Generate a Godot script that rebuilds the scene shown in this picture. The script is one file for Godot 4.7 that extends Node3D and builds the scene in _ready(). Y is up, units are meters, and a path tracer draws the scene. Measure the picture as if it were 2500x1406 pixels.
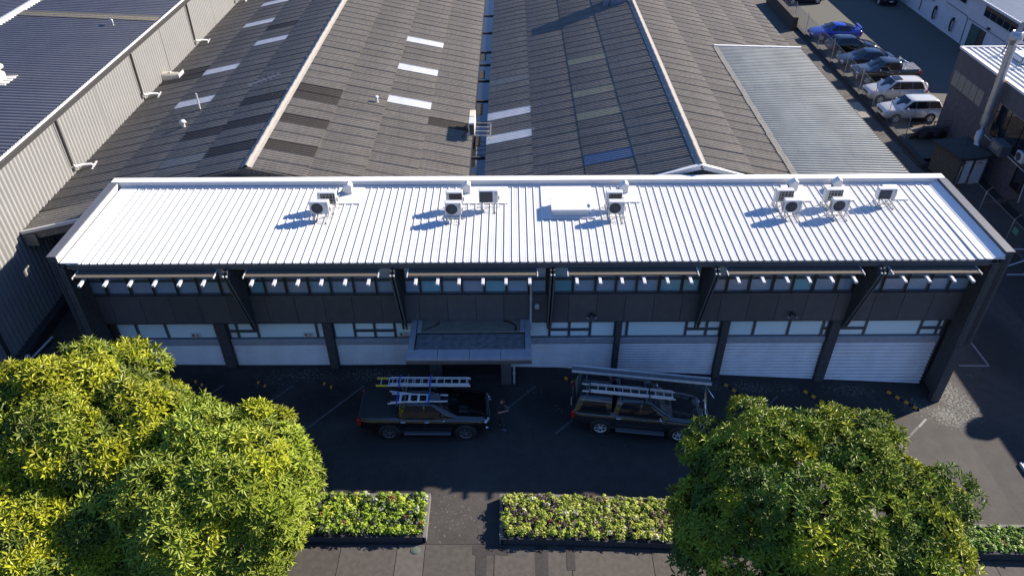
extends Node3D
# An office building with a white ribbed roof seen from the air, warehouses behind it, a shaded car park in front.

const SUN := Vector3(-1.68, -1.0, 0.82)
var rng := RandomNumberGenerator.new()
var M := {}
var TX := {}
var MS := {}

# ---------------------------------------------------------------- mesh helpers
func sto(smooth := false) -> SurfaceTool:
	var s := SurfaceTool.new()
	s.begin(Mesh.PRIMITIVE_TRIANGLES)
	s.set_smooth_group(0 if smooth else -1)
	return s

func q4(s: SurfaceTool, a: Vector3, b: Vector3, c: Vector3, d: Vector3) -> void:
	for p in [a, b, c, a, c, d]:
		s.add_vertex(p)

func t3(s: SurfaceTool, a: Vector3, b: Vector3, c: Vector3) -> void:
	s.add_vertex(a); s.add_vertex(b); s.add_vertex(c)

func hexa(s: SurfaceTool, p: Array) -> void:  # p: four bottom corners, four top corners, same order round
	q4(s, p[3], p[2], p[1], p[0]); q4(s, p[4], p[5], p[6], p[7])
	for i in 4:
		var j := (i + 1) % 4
		q4(s, p[i], p[j], p[j + 4], p[i + 4])

func bx(s: SurfaceTool, c: Vector3, e: Vector3, b := Basis()) -> void:
	var h := e * 0.5
	var p := []
	for y in [-1, 1]:
		for k in [[-1, -1], [1, -1], [1, 1], [-1, 1]]:
			p.append(c + b * Vector3(k[0] * h.x, y * h.y, k[1] * h.z))
	hexa(s, p)

func cb(s: SurfaceTool, c: Vector3, e: Vector3, r := 0.02, b := Basis()) -> void:  # box with chamfered edges
	var h := e * 0.5
	var P := func(x: float, y: float, z: float, ax: int) -> Vector3:
		var v := Vector3(x * h.x, y * h.y, z * h.z)
		if ax != 0: v.x -= x * r
		if ax != 1: v.y -= y * r
		if ax != 2: v.z -= z * r
		return c + b * v
	for g in [-1.0, 1.0]:
		q4(s, P.call(g, -1.0, -1.0, 0), P.call(g, 1.0, -1.0, 0), P.call(g, 1.0, 1.0, 0), P.call(g, -1.0, 1.0, 0))
		q4(s, P.call(-1.0, g, -1.0, 1), P.call(1.0, g, -1.0, 1), P.call(1.0, g, 1.0, 1), P.call(-1.0, g, 1.0, 1))
		q4(s, P.call(-1.0, -1.0, g, 2), P.call(1.0, -1.0, g, 2), P.call(1.0, 1.0, g, 2), P.call(-1.0, 1.0, g, 2))
		for k in [-1.0, 1.0]:
			q4(s, P.call(g, k, -1.0, 0), P.call(g, k, 1.0, 0), P.call(g, k, 1.0, 1), P.call(g, k, -1.0, 1))
			q4(s, P.call(g, -1.0, k, 0), P.call(g, 1.0, k, 0), P.call(g, 1.0, k, 2), P.call(g, -1.0, k, 2))
			q4(s, P.call(-1.0, g, k, 1), P.call(1.0, g, k, 1), P.call(1.0, g, k, 2), P.call(-1.0, g, k, 2))
			for l in [-1.0, 1.0]:
				t3(s, P.call(g, k, l, 0), P.call(g, k, l, 1), P.call(g, k, l, 2))

func tube(s: SurfaceTool, pts: Array, r0: float, r1 := -1.0, n := 7, cap := true) -> void:
	if r1 < 0: r1 = r0
	s.set_smooth_group(0)
	var rings := []
	for i in pts.size():
		var d: Vector3 = (pts[mini(i + 1, pts.size() - 1)] - pts[maxi(i - 1, 0)]).normalized()
		var u := d.cross(Vector3.UP if absf(d.y) < 0.9 else Vector3.RIGHT).normalized()
		var v := d.cross(u)
		var r := lerpf(r0, r1, float(i) / maxf(1, pts.size() - 1))
		var ring := []
		for k in n:
			var a := TAU * k / n
			ring.append(pts[i] + (u * cos(a) + v * sin(a)) * r)
		rings.append(ring)
	for i in rings.size() - 1:
		for k in n:
			var j := (k + 1) % n
			q4(s, rings[i][k], rings[i][j], rings[i + 1][j], rings[i + 1][k])
	s.set_smooth_group(-1)
	if cap:
		for e in [0, rings.size() - 1]:
			for k in range(1, n - 1):
				t3(s, rings[e][0], rings[e][k], rings[e][k + 1])

func sweep(s: SurfaceTool, pts: Array, along: Vector3) -> void:  # polyline pushed along a vector
	for i in pts.size() - 1:
		q4(s, pts[i], pts[i + 1], pts[i + 1] + along, pts[i] + along)

func waves(o: Vector3, across: Vector3, up: Vector3, n: int, amp: float, seg := 6) -> Array:
	var a := []
	for i in n * seg + 1:
		var t := float(i) / (n * seg)
		a.append(o + across * t + up * (amp * cos(TAU * n * t)))
	return a

func prism(s: SurfaceTool, poly: Array, along: Vector3) -> void:  # closed flat outline (convex fan) with thickness
	var n := poly.size()
	for i in n:
		q4(s, poly[i], poly[(i + 1) % n], poly[(i + 1) % n] + along, poly[i] + along)
	for i in range(1, n - 1):
		t3(s, poly[0], poly[i], poly[i + 1])
		t3(s, poly[0] + along, poly[i] + along, poly[i + 1] + along)

func lathe(s: SurfaceTool, o: Vector3, ax: Vector3, prof: Array, n := 16, smooth := true) -> void:  # prof: Vector2(radius, along the axis)
	s.set_smooth_group(0 if smooth else -1)
	var u := ax.cross(Vector3.UP if absf(ax.y) < 0.9 else Vector3.RIGHT).normalized()
	var v := ax.cross(u)
	for i in prof.size() - 1:
		for k in n:
			var a := TAU * k / n
			var b := TAU * (k + 1) / n
			var ca := u * cos(a) + v * sin(a)
			var cc := u * cos(b) + v * sin(b)
			q4(s, o + ca * prof[i].x + ax * prof[i].y, o + cc * prof[i].x + ax * prof[i].y, o + cc * prof[i + 1].x + ax * prof[i + 1].y, o + ca * prof[i + 1].x + ax * prof[i + 1].y)
	s.set_smooth_group(-1)

func fin(s: SurfaceTool) -> ArrayMesh:
	s.generate_normals()
	return s.commit()

func put(called: String, mesh: Mesh, m: Material, parent: Node = self, xf := Transform3D()) -> MeshInstance3D:
	var o := MeshInstance3D.new()
	o.name = called
	o.mesh = mesh
	o.material_override = m
	o.transform = xf
	parent.add_child(o, true)
	return o

func ob(called: String, s: SurfaceTool, m: Material, parent: Node = self, xf := Transform3D()) -> MeshInstance3D:
	return put(called, fin(s), m, parent, xf)

var taken := {}
func numbered(called: String) -> String:
	taken[called] = taken.get(called, -1) + 1
	return called if taken[called] == 0 else "%s_%03d" % [called, taken[called]]

func tag(o: Node, label: String, category: String, group := "") -> Node:
	o.set_meta("label", label)
	o.set_meta("category", category)
	if group: o.set_meta("group", group)
	return o

func thing(called: String, label: String, category: String, xf := Transform3D(), group := "") -> Node3D:
	var o := Node3D.new()
	o.name = numbered(called)
	add_child(o)
	o.transform = xf
	tag(o, label, category, group)
	return o

func struct(called: String, s: SurfaceTool, m: Material) -> MeshInstance3D:
	var o := ob(numbered(called), s, m)
	o.set_meta("kind", "structure")
	return o

func at(x: float, y: float, z: float, turn := 0.0) -> Transform3D:
	return Transform3D(Basis(Vector3.UP, turn), Vector3(x, y, z))

# ---------------------------------------------------------------- ground height
func gy(x: float) -> float:
	return minf(0.3, -0.015 * (x - 1.0)) if x < 1.0 else maxf(-0.065 * (x - 1.0), -1.2)

func G(x: float, z: float, up := 0.0) -> Vector3:
	return Vector3(x, gy(x) + up, z)

# ---------------------------------------------------------------- textures and materials
func gray(seed_: int, f1: float, f2: float, lo: float, hi: float, size := 512, power := 1.0) -> ImageTexture:
	var key := "%d_%f_%f_%f_%f_%d_%f" % [seed_, f1, f2, lo, hi, size, power]
	if TX.has(key): return TX[key]
	var n := FastNoiseLite.new()
	n.seed = seed_
	n.noise_type = FastNoiseLite.TYPE_SIMPLEX_SMOOTH
	n.fractal_octaves = 4
	n.frequency = f1
	var a := n.get_seamless_image(size, size).get_data()
	n.seed = seed_ + 7
	n.frequency = f2
	n.fractal_octaves = 3
	var b := n.get_seamless_image(size, size).get_data()
	var lut := PackedByteArray()
	for i in 256:
		lut.append(int(255.0 * pow(lerpf(lo, hi, pow(i / 255.0, power)), 1.0 / 2.2)))
	for i in a.size():
		a[i] = lut[(a[i] * 6 + b[i] * 4) / 10]
	TX[key] = ImageTexture.create_from_image(Image.create_from_data(size, size, false, Image.FORMAT_L8, a))
	return TX[key]

func mat(key: String, c: Color, rough := 0.8, tex: Texture2D = null, scale := 0.25, metal := 0.0) -> StandardMaterial3D:
	if M.has(key): return M[key]
	var m := StandardMaterial3D.new()
	m.resource_name = key
	m.albedo_color = c.linear_to_srgb()
	m.roughness = rough
	m.metallic = metal
	if tex:
		m.albedo_texture = tex
		m.uv1_triplanar = true
		m.uv1_world_triplanar = true
		m.uv1_scale = Vector3.ONE * scale
	M[key] = m
	return m

func weathered(m: StandardMaterial3D, tex: Texture2D, scale := Vector3(0.03, 0.05, 0.17)) -> StandardMaterial3D:  # a second, coarse layer of stains drawn out along x
	m.detail_enabled = true
	m.detail_blend_mode = BaseMaterial3D.BLEND_MODE_MUL
	m.detail_albedo = tex
	m.detail_uv_layer = BaseMaterial3D.DETAIL_UV_2
	m.uv2_triplanar = true
	m.uv2_world_triplanar = true
	m.uv2_scale = scale
	return m

func L(r: float, g := -1.0, b := -1.0) -> Color:
	return Color(r, r if g < 0 else g, r if b < 0 else b)

func make_materials() -> void:
	var soft := gray(1, 0.006, 0.05, 0.72, 1.0)
	var dirt := gray(2, 0.012, 0.12, 0.45, 1.0)
	var gritty := gray(3, 0.02, 0.35, 0.35, 1.0)
	var moss := gray(4, 0.03, 0.2, 0.12, 1.0, 512, 1.6)
	var streak := gray(5, 0.01, 0.18, 0.6, 1.0)
	weathered(mat("roof white", L(0.62, 0.615, 0.60), 0.6, gray(11, 0.005, 0.08, 0.90, 1.0), 0.2), gray(42, 0.01, 0.05, 0.8, 1.0), Vector3(0.5, 0.1, 0.06))
	mat("flashing white", L(0.62, 0.615, 0.60), 0.6, gray(12, 0.008, 0.1, 0.9, 1.0), 0.3)
	mat("white paint", L(0.50), 0.45, gray(12, 0.008, 0.1, 0.9, 1.0), 0.3)
	mat("cap grey", L(0.098, 0.103, 0.118), 0.5, soft, 0.4)
	mat("charcoal", L(0.125, 0.112, 0.112), 0.6, soft, 0.5)
	mat("charcoal b", L(0.135, 0.122, 0.122), 0.6, soft, 0.5)
	mat("charcoal c", L(0.115, 0.104, 0.104), 0.6, soft, 0.5)
	mat("column", L(0.095, 0.088, 0.086), 0.75, dirt, 0.5)
	mat("fin", L(0.085, 0.082, 0.080), 0.7, dirt, 0.6)
	mat("fin edge", L(0.16, 0.165, 0.175), 0.55, dirt, 0.6)
	mat("frame", L(0.16, 0.165, 0.18), 0.4, null, 1.0, 0.3)
	mat("frame dark", L(0.03), 0.5)
	mat("cladding", L(0.84, 0.81, 0.80), 0.4, soft, 0.3)
	mat("frosted", L(0.78, 0.90, 0.88), 0.12)
	mat("frosted b", L(0.72, 0.86, 0.86), 0.12)
	mat("blind", L(0.62, 0.78, 0.94), 0.7)
	mat("blind b", L(0.70, 0.74, 0.88), 0.7)
	mat("blind c", L(0.42, 0.86, 0.96), 0.6)
	var gl := mat("glass", L(0.05, 0.07, 0.1), 0.03)
	gl.transparency = BaseMaterial3D.TRANSPARENCY_ALPHA
	gl.albedo_color.a = 0.07
	gl.metallic_specular = 0.9
	mat("dark glass", L(0.012, 0.015, 0.02), 0.04)
	mat("canopy blue", L(0.40, 0.41, 0.44), 0.5, soft, 0.6)
	mat("canopy membrane", L(0.32, 0.32, 0.34), 0.6, gray(8, 0.014, 0.06, 0.3, 1.0, 512, 1.3), 0.45)
	mat("canopy tray", L(0.26, 0.26, 0.21), 0.6, streak, 0.5)
	mat("rust", L(0.10, 0.035, 0.015), 0.95, dirt, 1.2)
	mat("shade mossy", L(0.22, 0.185, 0.145), 0.95, moss, 2.3)
	mat("ac casing", L(0.50, 0.505, 0.50), 0.45, gray(12, 0.008, 0.1, 0.9, 1.0), 0.6)
	mat("ac old", L(0.62, 0.55, 0.42), 0.5, soft, 0.8)
	mat("fan dark", L(0.035, 0.04, 0.05), 0.6)
	mat("coil dark", L(0.028, 0.026, 0.024), 0.6)
	mat("steel", L(0.42, 0.43, 0.45), 0.35, soft, 0.7, 0.7)
	mat("black rubber", L(0.016), 0.8)
	mat("pipe black", L(0.02), 0.6)
	mat("print teal", L(0.02, 0.25, 0.35), 0.5)
	# fibre cement roofs: one weathered sheet in a few close tones, the same on every slope
	var run := gray(41, 0.012, 0.07, 0.52, 1.0)
	for i in 5:
		var k: float = [0.95, 1.0, 1.04, 0.98, 1.02][i]
		weathered(mat("fibre cement %d" % i, L(0.305 * k, 0.278 * k, 0.238 * k), 0.95, gritty, 0.42 + 0.02 * i), run)
	mat("sheet dark", L(0.125, 0.105, 0.088), 0.95, moss, 0.8)
	mat("sheet darker", L(0.085, 0.075, 0.068), 0.95, gritty, 0.5)
	mat("sheet clear", L(0.74, 0.74, 0.73), 0.35, soft, 0.5)
	mat("sheet clear cool", L(0.72, 0.70, 0.66), 0.35, soft, 0.5)
	mat("sheet yellow", L(0.34, 0.31, 0.20), 0.5, dirt, 0.6)
	mat("sheet old clear", L(0.27, 0.255, 0.215), 0.5, dirt, 0.6)
	mat("strip yellow", L(0.36, 0.30, 0.15), 0.5, dirt, 0.6)
	mat("sheet blue", L(0.11, 0.155, 0.23), 0.5, soft, 0.6)
	mat("ridge", L(0.36, 0.335, 0.30), 0.95, dirt, 0.8)
	mat("new roof", L(0.43, 0.43, 0.37), 0.6, gray(9, 0.006, 0.02, 0.55, 1.0), 0.12)
	mat("gutter wet", L(0.018, 0.02, 0.026), 0.05).metallic_specular = 1.0
	mat("gutter dark", L(0.03, 0.028, 0.026), 0.7, dirt, 0.6)
	mat("cover", L(0.10, 0.125, 0.10), 0.8, dirt, 3.0)
	mat("concrete", L(0.17, 0.165, 0.155), 0.9, dirt, 0.35)
	mat("concrete old", L(0.16, 0.15, 0.14), 0.95, moss, 0.4)
	mat("concrete dark", L(0.085, 0.083, 0.082), 0.95, moss, 0.5)
	mat("neighbour wall", L(0.27, 0.27, 0.265), 0.7, gray(14, 0.004, 0.04, 0.8, 1.0), 0.18)
	mat("neighbour roof", L(0.135, 0.135, 0.15), 0.35, gray(15, 0.006, 0.03, 0.7, 1.0), 0.15)
	mat("brown gutter", L(0.035, 0.033, 0.033), 0.5)
	mat("cream", L(0.42, 0.40, 0.33), 0.6, soft, 0.6)
	mat("grey wall", L(0.10, 0.098, 0.112), 0.6, soft, 0.3)
	mat("grey block", L(0.115, 0.11, 0.122), 0.85, dirt, 0.4)
	mat("plaster white", L(0.60, 0.585, 0.61), 0.85, gray(16, 0.008, 0.06, 0.75, 1.0), 0.22)
	mat("steel blue roof", L(0.15, 0.19, 0.25), 0.5, soft, 0.3)
	mat("blue paint", L(0.02, 0.045, 0.30), 0.6)
	mat("green door", L(0.035, 0.085, 0.075), 0.6, soft, 0.8)
	mat("galvanised", L(0.46, 0.46, 0.46), 0.3, soft, 0.8, 0.55)
	mat("timber", L(0.20, 0.13, 0.085), 0.9, dirt, 1.1)
	mat("timber dark", L(0.08, 0.062, 0.048), 0.9, dirt, 1.1)
	mat("asphalt", L(0.042, 0.037, 0.034), 0.92, gritty, 0.5)
	mat("gravel", L(0.125, 0.120, 0.100), 0.98, gray(18, 0.03, 0.42, 0.3, 1.0, 512, 1.2), 0.4)
	for i in 4:
		var k: float = [0.92, 1.0, 1.25, 0.85][i]
		mat("slab %d" % i, L(0.082 * k, 0.072 * k, 0.062 * k), 0.93, gray(20 + i, 0.012, 0.3, 0.45, 1.0), 0.55)
	mat("drive slab", L(0.12, 0.104, 0.086), 0.95, gray(24, 0.01, 0.1, 0.4, 1.0), 0.35)
	mat("drive slab pale", L(0.27, 0.245, 0.20), 0.95, soft, 0.35)
	mat("line paint", L(0.20), 0.8, moss, 1.2)
	mat("line paint pale", L(0.42, 0.42, 0.42), 0.8, moss, 1.6)
	mat("yellow", L(0.90, 0.42, 0.03), 0.6, dirt, 2.0)
	mat("ladder yellow", L(0.62, 0.47, 0.05), 0.5)
	mat("strap blue", L(0.02, 0.06, 0.45), 0.7)
	mat("aluminium", L(0.80, 0.80, 0.80), 0.4, soft, 1.0, 0.25)
	mat("chrome", L(0.75), 0.08, null, 1.0, 1.0)
	mat("tyre", L(0.012), 0.85)
	mat("rim", L(0.66, 0.66, 0.68), 0.3, null, 1.0, 0.4)
	mat("rim dark", L(0.16), 0.3, null, 1.0, 0.4)
	mat("car black", L(0.006), 0.12)
	mat("car charcoal", L(0.022, 0.022, 0.023), 0.18)
	mat("car blue", L(0.010, 0.028, 0.30), 0.2)
	mat("car navy", L(0.010, 0.014, 0.030), 0.18)
	mat("car white", L(0.46, 0.445, 0.43), 0.25)
	mat("car pearl", L(0.46, 0.46, 0.455), 0.25)
	for k in ["car black", "car charcoal", "car blue", "car navy", "car white", "car pearl"]:
		M[k].clearcoat_enabled = true
		M[k].clearcoat = 1.0
		M[k].clearcoat_roughness = 0.04
	mat("plastic", L(0.02), 0.6)
	mat("lamp clear", L(0.55, 0.56, 0.6), 0.1, null, 1.0, 0.4)
	mat("lamp red", L(0.35, 0.012, 0.01), 0.2)
	mat("soil", L(0.03, 0.024, 0.018), 1.0, gritty, 0.8)
	mat("bark", L(0.10, 0.08, 0.068), 0.95, dirt, 1.6)
	mat("twig", L(0.16, 0.125, 0.11), 0.9, dirt, 2.0)
	for k in ["leaf", "bedding"]:
		var m := mat(k, L(1.0), 0.5)
		m.vertex_color_use_as_albedo = true
		m.cull_mode = BaseMaterial3D.CULL_DISABLED
		m.backlight_enabled = true
		m.backlight = Color(0.42, 0.46, 0.08)
		m.metallic_specular = 0.35
	var sk := mat("person", L(1.0), 0.8)
	sk.vertex_color_use_as_albedo = true
	var g2 := mat("car glass", L(0.010, 0.012, 0.015), 0.03)
	g2.metallic_specular = 0.5
	mat("sign white", L(0.6, 0.58, 0.55), 0.6)
	mat("sign red", L(0.45, 0.06, 0.05), 0.6)
	mat("sign green", L(0.03, 0.30, 0.22), 0.6)
	mat("orange", L(0.55, 0.12, 0.03), 0.7)
	mat("wire", L(0.30), 0.5, null, 1.0, 0.6)

# ---------------------------------------------------------------- the start: camera, sky, sun, then the place
func _ready() -> void:
	rng.seed = 20240611
	var cam := Camera3D.new()
	add_child(cam)
	cam.fov = rad_to_deg(2.0 * atan(703.0 / 1851.6))
	cam.near = 0.1
	cam.far = 600.0
	var a := deg_to_rad(37.08)
	var yaw := deg_to_rad(-0.119)
	var roll := deg_to_rad(-0.373)
	var fw := Vector3(sin(yaw) * cos(a), -sin(a), -cos(yaw) * cos(a))
	var rt := Vector3(cos(yaw), 0, sin(yaw))
	var up := rt.cross(fw)
	cam.transform = Transform3D(Basis(rt * cos(roll) + up * sin(roll), up * cos(roll) - rt * sin(roll), -fw), Vector3(0, 23.6, 25.1))
	cam.current = true
	var env := Environment.new()
	env.background_mode = Environment.BG_SKY
	env.tonemap_mode = Environment.TONE_MAPPER_LINEAR
	env.tonemap_exposure = 3.0
	var psm := ProceduralSkyMaterial.new()
	psm.sky_top_color = L(0.036, 0.088, 0.235).linear_to_srgb()
	psm.sky_horizon_color = L(0.130, 0.200, 0.320).linear_to_srgb()
	psm.sky_curve = 0.16
	psm.ground_bottom_color = L(0.03).linear_to_srgb()
	psm.ground_horizon_color = L(0.08, 0.10, 0.14).linear_to_srgb()
	psm.sun_angle_max = 2.0
	var sky := Sky.new()
	sky.sky_material = psm
	env.sky = sky
	env.sdfgi_enabled = true
	env.ssao_enabled = true
	env.ssil_enabled = true
	var we := WorldEnvironment.new()
	we.environment = env
	add_child(we)
	var sun := DirectionalLight3D.new()
	add_child(sun)
	sun.light_energy = 1.35
	sun.light_color = Color(1.0, 0.955, 0.895)
	sun.light_angular_distance = 0.53
	sun.shadow_enabled = true
	sun.look_at_from_position(Vector3.ZERO, SUN)

	make_materials()
	build_ground()
	build_office()
	build_warehouses()
	build_neighbour()
	build_workshop()
	build_white_building()
	build_canopy_things()
	build_roof_plant()
	build_yard_things()
	build_vehicles()
	build_car_park()
	build_person()
	build_beds()
	build_trees()

# ---------------------------------------------------------------- ground
func lot_texture() -> ImageTexture:
	var W := 1536
	var H := 528
	var n := FastNoiseLite.new()
	n.noise_type = FastNoiseLite.TYPE_SIMPLEX_SMOOTH
	n.fractal_octaves = 4
	n.seed = 31
	n.frequency = 0.006
	var big := n.get_image(W, H).get_data()
	n.seed = 32
	n.frequency = 0.045
	var mid := n.get_image(W, H).get_data()
	n.seed = 33
	n.frequency = 0.4
	var fine := n.get_image(W, H).get_data()
	n.seed = 34
	n.frequency = 0.22
	n.fractal_octaves = 5
	var lich := n.get_image(W, H).get_data()
	n.seed = 35
	n.frequency = 0.012
	n.fractal_type = FastNoiseLite.FRACTAL_RIDGED
	n.fractal_octaves = 3
	var crack := n.get_image(W, H).get_data()
	# patches: centre x, z, radius x, z, strength (lichen and spilled paint; oil)
	var pale := [[-9.5, 0.45, 1.8, 0.5, 0.75], [-6.2, 0.4, 1.6, 0.5, 0.95], [-10.8, 0.9, 1.0, 0.4, 0.6], [8.6, 0.5, 1.0, 0.5, 0.9], [10.6, 0.6, 1.2, 0.5, 0.85], [12.4, 0.6, 0.9, 0.5, 0.7], [15.4, 0.5, 1.4, 0.5, 0.85], [17.9, 1.3, 0.9, 0.7, 0.85],
		[19.9, 0.6, 0.7, 1.7, 1.05], [19.3, 1.9, 1.1, 0.7, 1.15], [20.4, 1.4, 0.5, 1.2, 0.9], [0.9, 1.3, 0.9, 0.5, 0.55], [2.1, 2.4, 0.8, 0.5, 0.5], [-2.3, 8.0, 1.3, 1.3, 0.42], [21.3, -0.7, 0.5, 0.25, 0.6]]
	var oil := [[-11.6, 1.8, 1.3, 1.0, 0.8], [-7.9, 2.2, 1.6, 1.1, 0.9], [-13.6, 1.2, 1.2, 0.8, 0.8], [1.4, 2.2, 1.1, 1.2, 0.7], [-4.8, 4.2, 2.6, 0.9, 0.6], [5.0, 3.9, 2.4, 0.8, 0.5], [11.0, 2.0, 1.5, 1.0, 0.7], [14.4, 2.3, 1.2, 1.0, 0.6], [23.6, -3.2, 1.4, 3.2, 0.9], [22.4, -5.2, 1.4, 1.2, 0.8]]
	var data := PackedByteArray()
	data.resize(W * H * 3)
	for j in H:
		var z := -7.0 + 16.5 * (j + 0.5) / H
		for i in W:
			var x := -22.0 + 48.0 * (i + 0.5) / W
			var k := j * W + i
			var v := 0.030 * (0.20 + 0.55 * big[k] / 255.0 + 0.50 * mid[k] / 255.0 + 0.60 * fine[k] / 255.0)
			var warm := 1.0
			if crack[k] > 238: v *= 0.6
			for o in oil:
				var dx: float = (x - o[0]) / o[2]
				var dz: float = (z - o[1]) / o[3]
				var d := dx * dx + dz * dz
				if d < 1.6:
					v *= 1.0 - o[4] * 0.65 * clampf((1.6 - d) * 1.2 * (0.25 + 1.2 * mid[k] / 255.0) - 0.25, 0.0, 1.0)
			var li := 0.0
			for o in pale:
				var dx: float = (x - o[0]) / o[2]
				var dz: float = (z - o[1]) / o[3]
				var d := dx * dx + dz * dz
				if d < 1.3:
					li = maxf(li, o[4] * (1.0 - d * 0.55))
			var thr := 255.0 * (1.0 - li * 0.50)
			if li > 0.0 and lich[k] > thr * 0.86 and fine[k] > 70:
				v = lerpf(v, 0.20, clampf((lich[k] - thr * 0.86) / 40.0, 0.0, 0.9) * (0.35 + 0.65 * fine[k] / 255.0))
				warm = 0.0
			elif fine[k] > 222 and lich[k] > 140:
				v *= 2.2
			var r := v * (1.13 if warm > 0.5 else 1.0)
			data[k * 3] = int(255.0 * pow(minf(r, 1.0), 0.4545))
			data[k * 3 + 1] = int(255.0 * pow(minf(v * (0.985 if warm > 0.5 else 1.03), 1.0), 0.4545))
			data[k * 3 + 2] = int(255.0 * pow(minf(v * (0.86 if warm > 0.5 else 0.9), 1.0), 0.4545))
	return ImageTexture.create_from_image(Image.create_from_data(W, H, false, Image.FORMAT_RGB8, data))

func build_ground() -> void:
	var s := sto()
	var xs := [-160.0, -19.0, 1.0, 19.462, 190.0]
	for i in 4:
		q4(s, G(xs[i], -150), G(xs[i + 1], -150), G(xs[i + 1], 90), G(xs[i], 90))
	struct("ground", s, M["asphalt"])
	# the car park: its own sheet, with the stains and lichen where the photograph has them
	var m := StandardMaterial3D.new()
	m.albedo_texture = lot_texture()
	m.roughness = 0.9
	m.texture_repeat = false
	s = sto()
	var lx := [-22.0, -19.0, 1.0, 19.462, 26.0]
	for i in 4:
		for p in [[lx[i], -7.0], [lx[i + 1], -7.0], [lx[i + 1], 9.05], [lx[i], -7.0], [lx[i + 1], 9.05], [lx[i], 9.05]]:
			s.set_uv(Vector2((p[0] + 22.0) / 48.0, (p[1] + 7.0) / 16.5))
			s.add_vertex(G(p[0], p[1], 0.006))
	struct("car_park", s, m)
	# footpath slabs along the street
	var fp := Node3D.new()
	fp.name = "footpath"
	add_child(fp)
	fp.set_meta("kind", "structure")
	var jx := [-24.0, -20.2, -16.6, -13.0, -9.3, -6.15, -4.16, -3.17, -1.36, -0.72, 2.0, 4.88, 8.2, 11.6, 15.0, 17.4, 20.6, 24.0]
	for i in jx.size() - 1:
		for r in 2:
			var z0: float = 9.1 + r * 3.0
			var p := []
			for h in [-0.06, 0.022 + rng.randf_range(-0.003, 0.004)]:
				for k in [[jx[i] + 0.012, z0], [jx[i + 1] - 0.012, z0], [jx[i + 1] - 0.012, z0 + 2.98], [jx[i] + 0.012, z0 + 2.98]]:
					p.append(G(k[0], k[1], h))
			var ss := sto()
			hexa(ss, p)
			ob("slab", ss, M["slab %d" % [1, 0, 3, 1, 3, 1, 2, 0, 3, 1, 1, 0, 1, 2, 1, 0, 1][i]], fp)
	# asphalt trench patches in the footpath
	for t in [[-1.48, 9.12, -0.2, 9.5], [-1.36, 9.5, -0.98, 12.0], [1.83, 9.12, 2.12, 10.05]]:
		var ss := sto()
		var e := [G(t[0], t[1], 0.031), G(t[2], t[1], 0.031), G(t[2], t[3], 0.031), G(t[0], t[3], 0.031)]
		q4(ss, e[0], e[1], e[2], e[3])
		ob("trench_patch", ss, M["asphalt"], fp)
	# the gravel yard on the right and the concrete drive beside the warehouse
	s = sto()
	q4(s, Vector3(28.3, -0.98, -75), Vector3(46, -0.98, -75), Vector3(46, -0.98, -22.0), Vector3(28.3, -0.98, -22.0))
	struct("gravel_yard", s, M["gravel"])
	var dr := Node3D.new()
	dr.name = "concrete_drive"
	add_child(dr)
	dr.set_meta("kind", "structure")
	for i in 16:
		var z := -21.6 - 2.95 * i
		for c in 2:
			s = sto()
			bx(s, Vector3(21.9 + c * 3.9, -1.16 + rng.randf_range(-0.01, 0.01), z), Vector3(3.87, 0.12, 2.9))
			ob("slab", s, M["drive slab pale" if c == 1 and i == 3 else "drive slab"], dr)
	s = sto()
	bx(s, Vector3(28.05, -1.02, -48.0), Vector3(0.34, 0.36, 54.0))
	bx(s, Vector3(27.72, -1.10, -48.0), Vector3(0.22, 0.14, 54.0))
	struct("kerb", s, M["concrete dark"])

# ---------------------------------------------------------------- the office building
const FINX := [-11.15, -4.68, 1.53, 7.9, 14.28]
const EAVE := 6.72

func rib_line(x0: float, x1: float, y: float, z: float) -> Array:
	var pts := [Vector3(x0, y, z)]
	var x := x0 + 0.10
	while x < x1 - 0.2:
		for k in [[0.0, 0.0], [0.022, 0.036], [0.052, 0.036], [0.074, 0.0], [0.135, 0.0], [0.142, 0.007], [0.157, 0.007], [0.164, 0.0], [0.225, 0.0], [0.232, 0.007], [0.247, 0.007], [0.254, 0.0]]:
			pts.append(Vector3(x + k[0], y + k[1], z))
		x += 0.315
	pts.append(Vector3(x1, y, z))
	return pts

func window_light(b: Node3D, x0: float, x1: float, y0: float, y1: float, z: float, pane: Material, back: Material, fm: Material, t := 0.035) -> void:
	var s := sto()
	var cx := (x0 + x1) / 2
	bx(s, Vector3(cx, y0 + t / 2, z), Vector3(x1 - x0, t, 0.08))
	bx(s, Vector3(cx, y1 - t / 2, z), Vector3(x1 - x0, t, 0.08))
	bx(s, Vector3(x0 + t / 2, (y0 + y1) / 2, z), Vector3(t, y1 - y0 - 2 * t, 0.08))
	bx(s, Vector3(x1 - t / 2, (y0 + y1) / 2, z), Vector3(t, y1 - y0 - 2 * t, 0.08))
	var w := ob("window", s, fm, b)
	s = sto()
	bx(s, Vector3(cx, (y0 + y1) / 2, z - 0.01), Vector3(x1 - x0 - 2 * t, y1 - y0 - 2 * t, 0.012))
	ob("pane", s, pane, w)
	if back:
		s = sto()
		var n := int((y1 - y0) / 0.05)
		for i in n:
			bx(s, Vector3(cx, y0 + (y1 - y0) * (i + 0.5) / n, z - 0.05), Vector3(x1 - x0, 0.047, 0.006), Basis(Vector3.RIGHT, 0.25))
		ob("blind", s, back, w)

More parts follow.
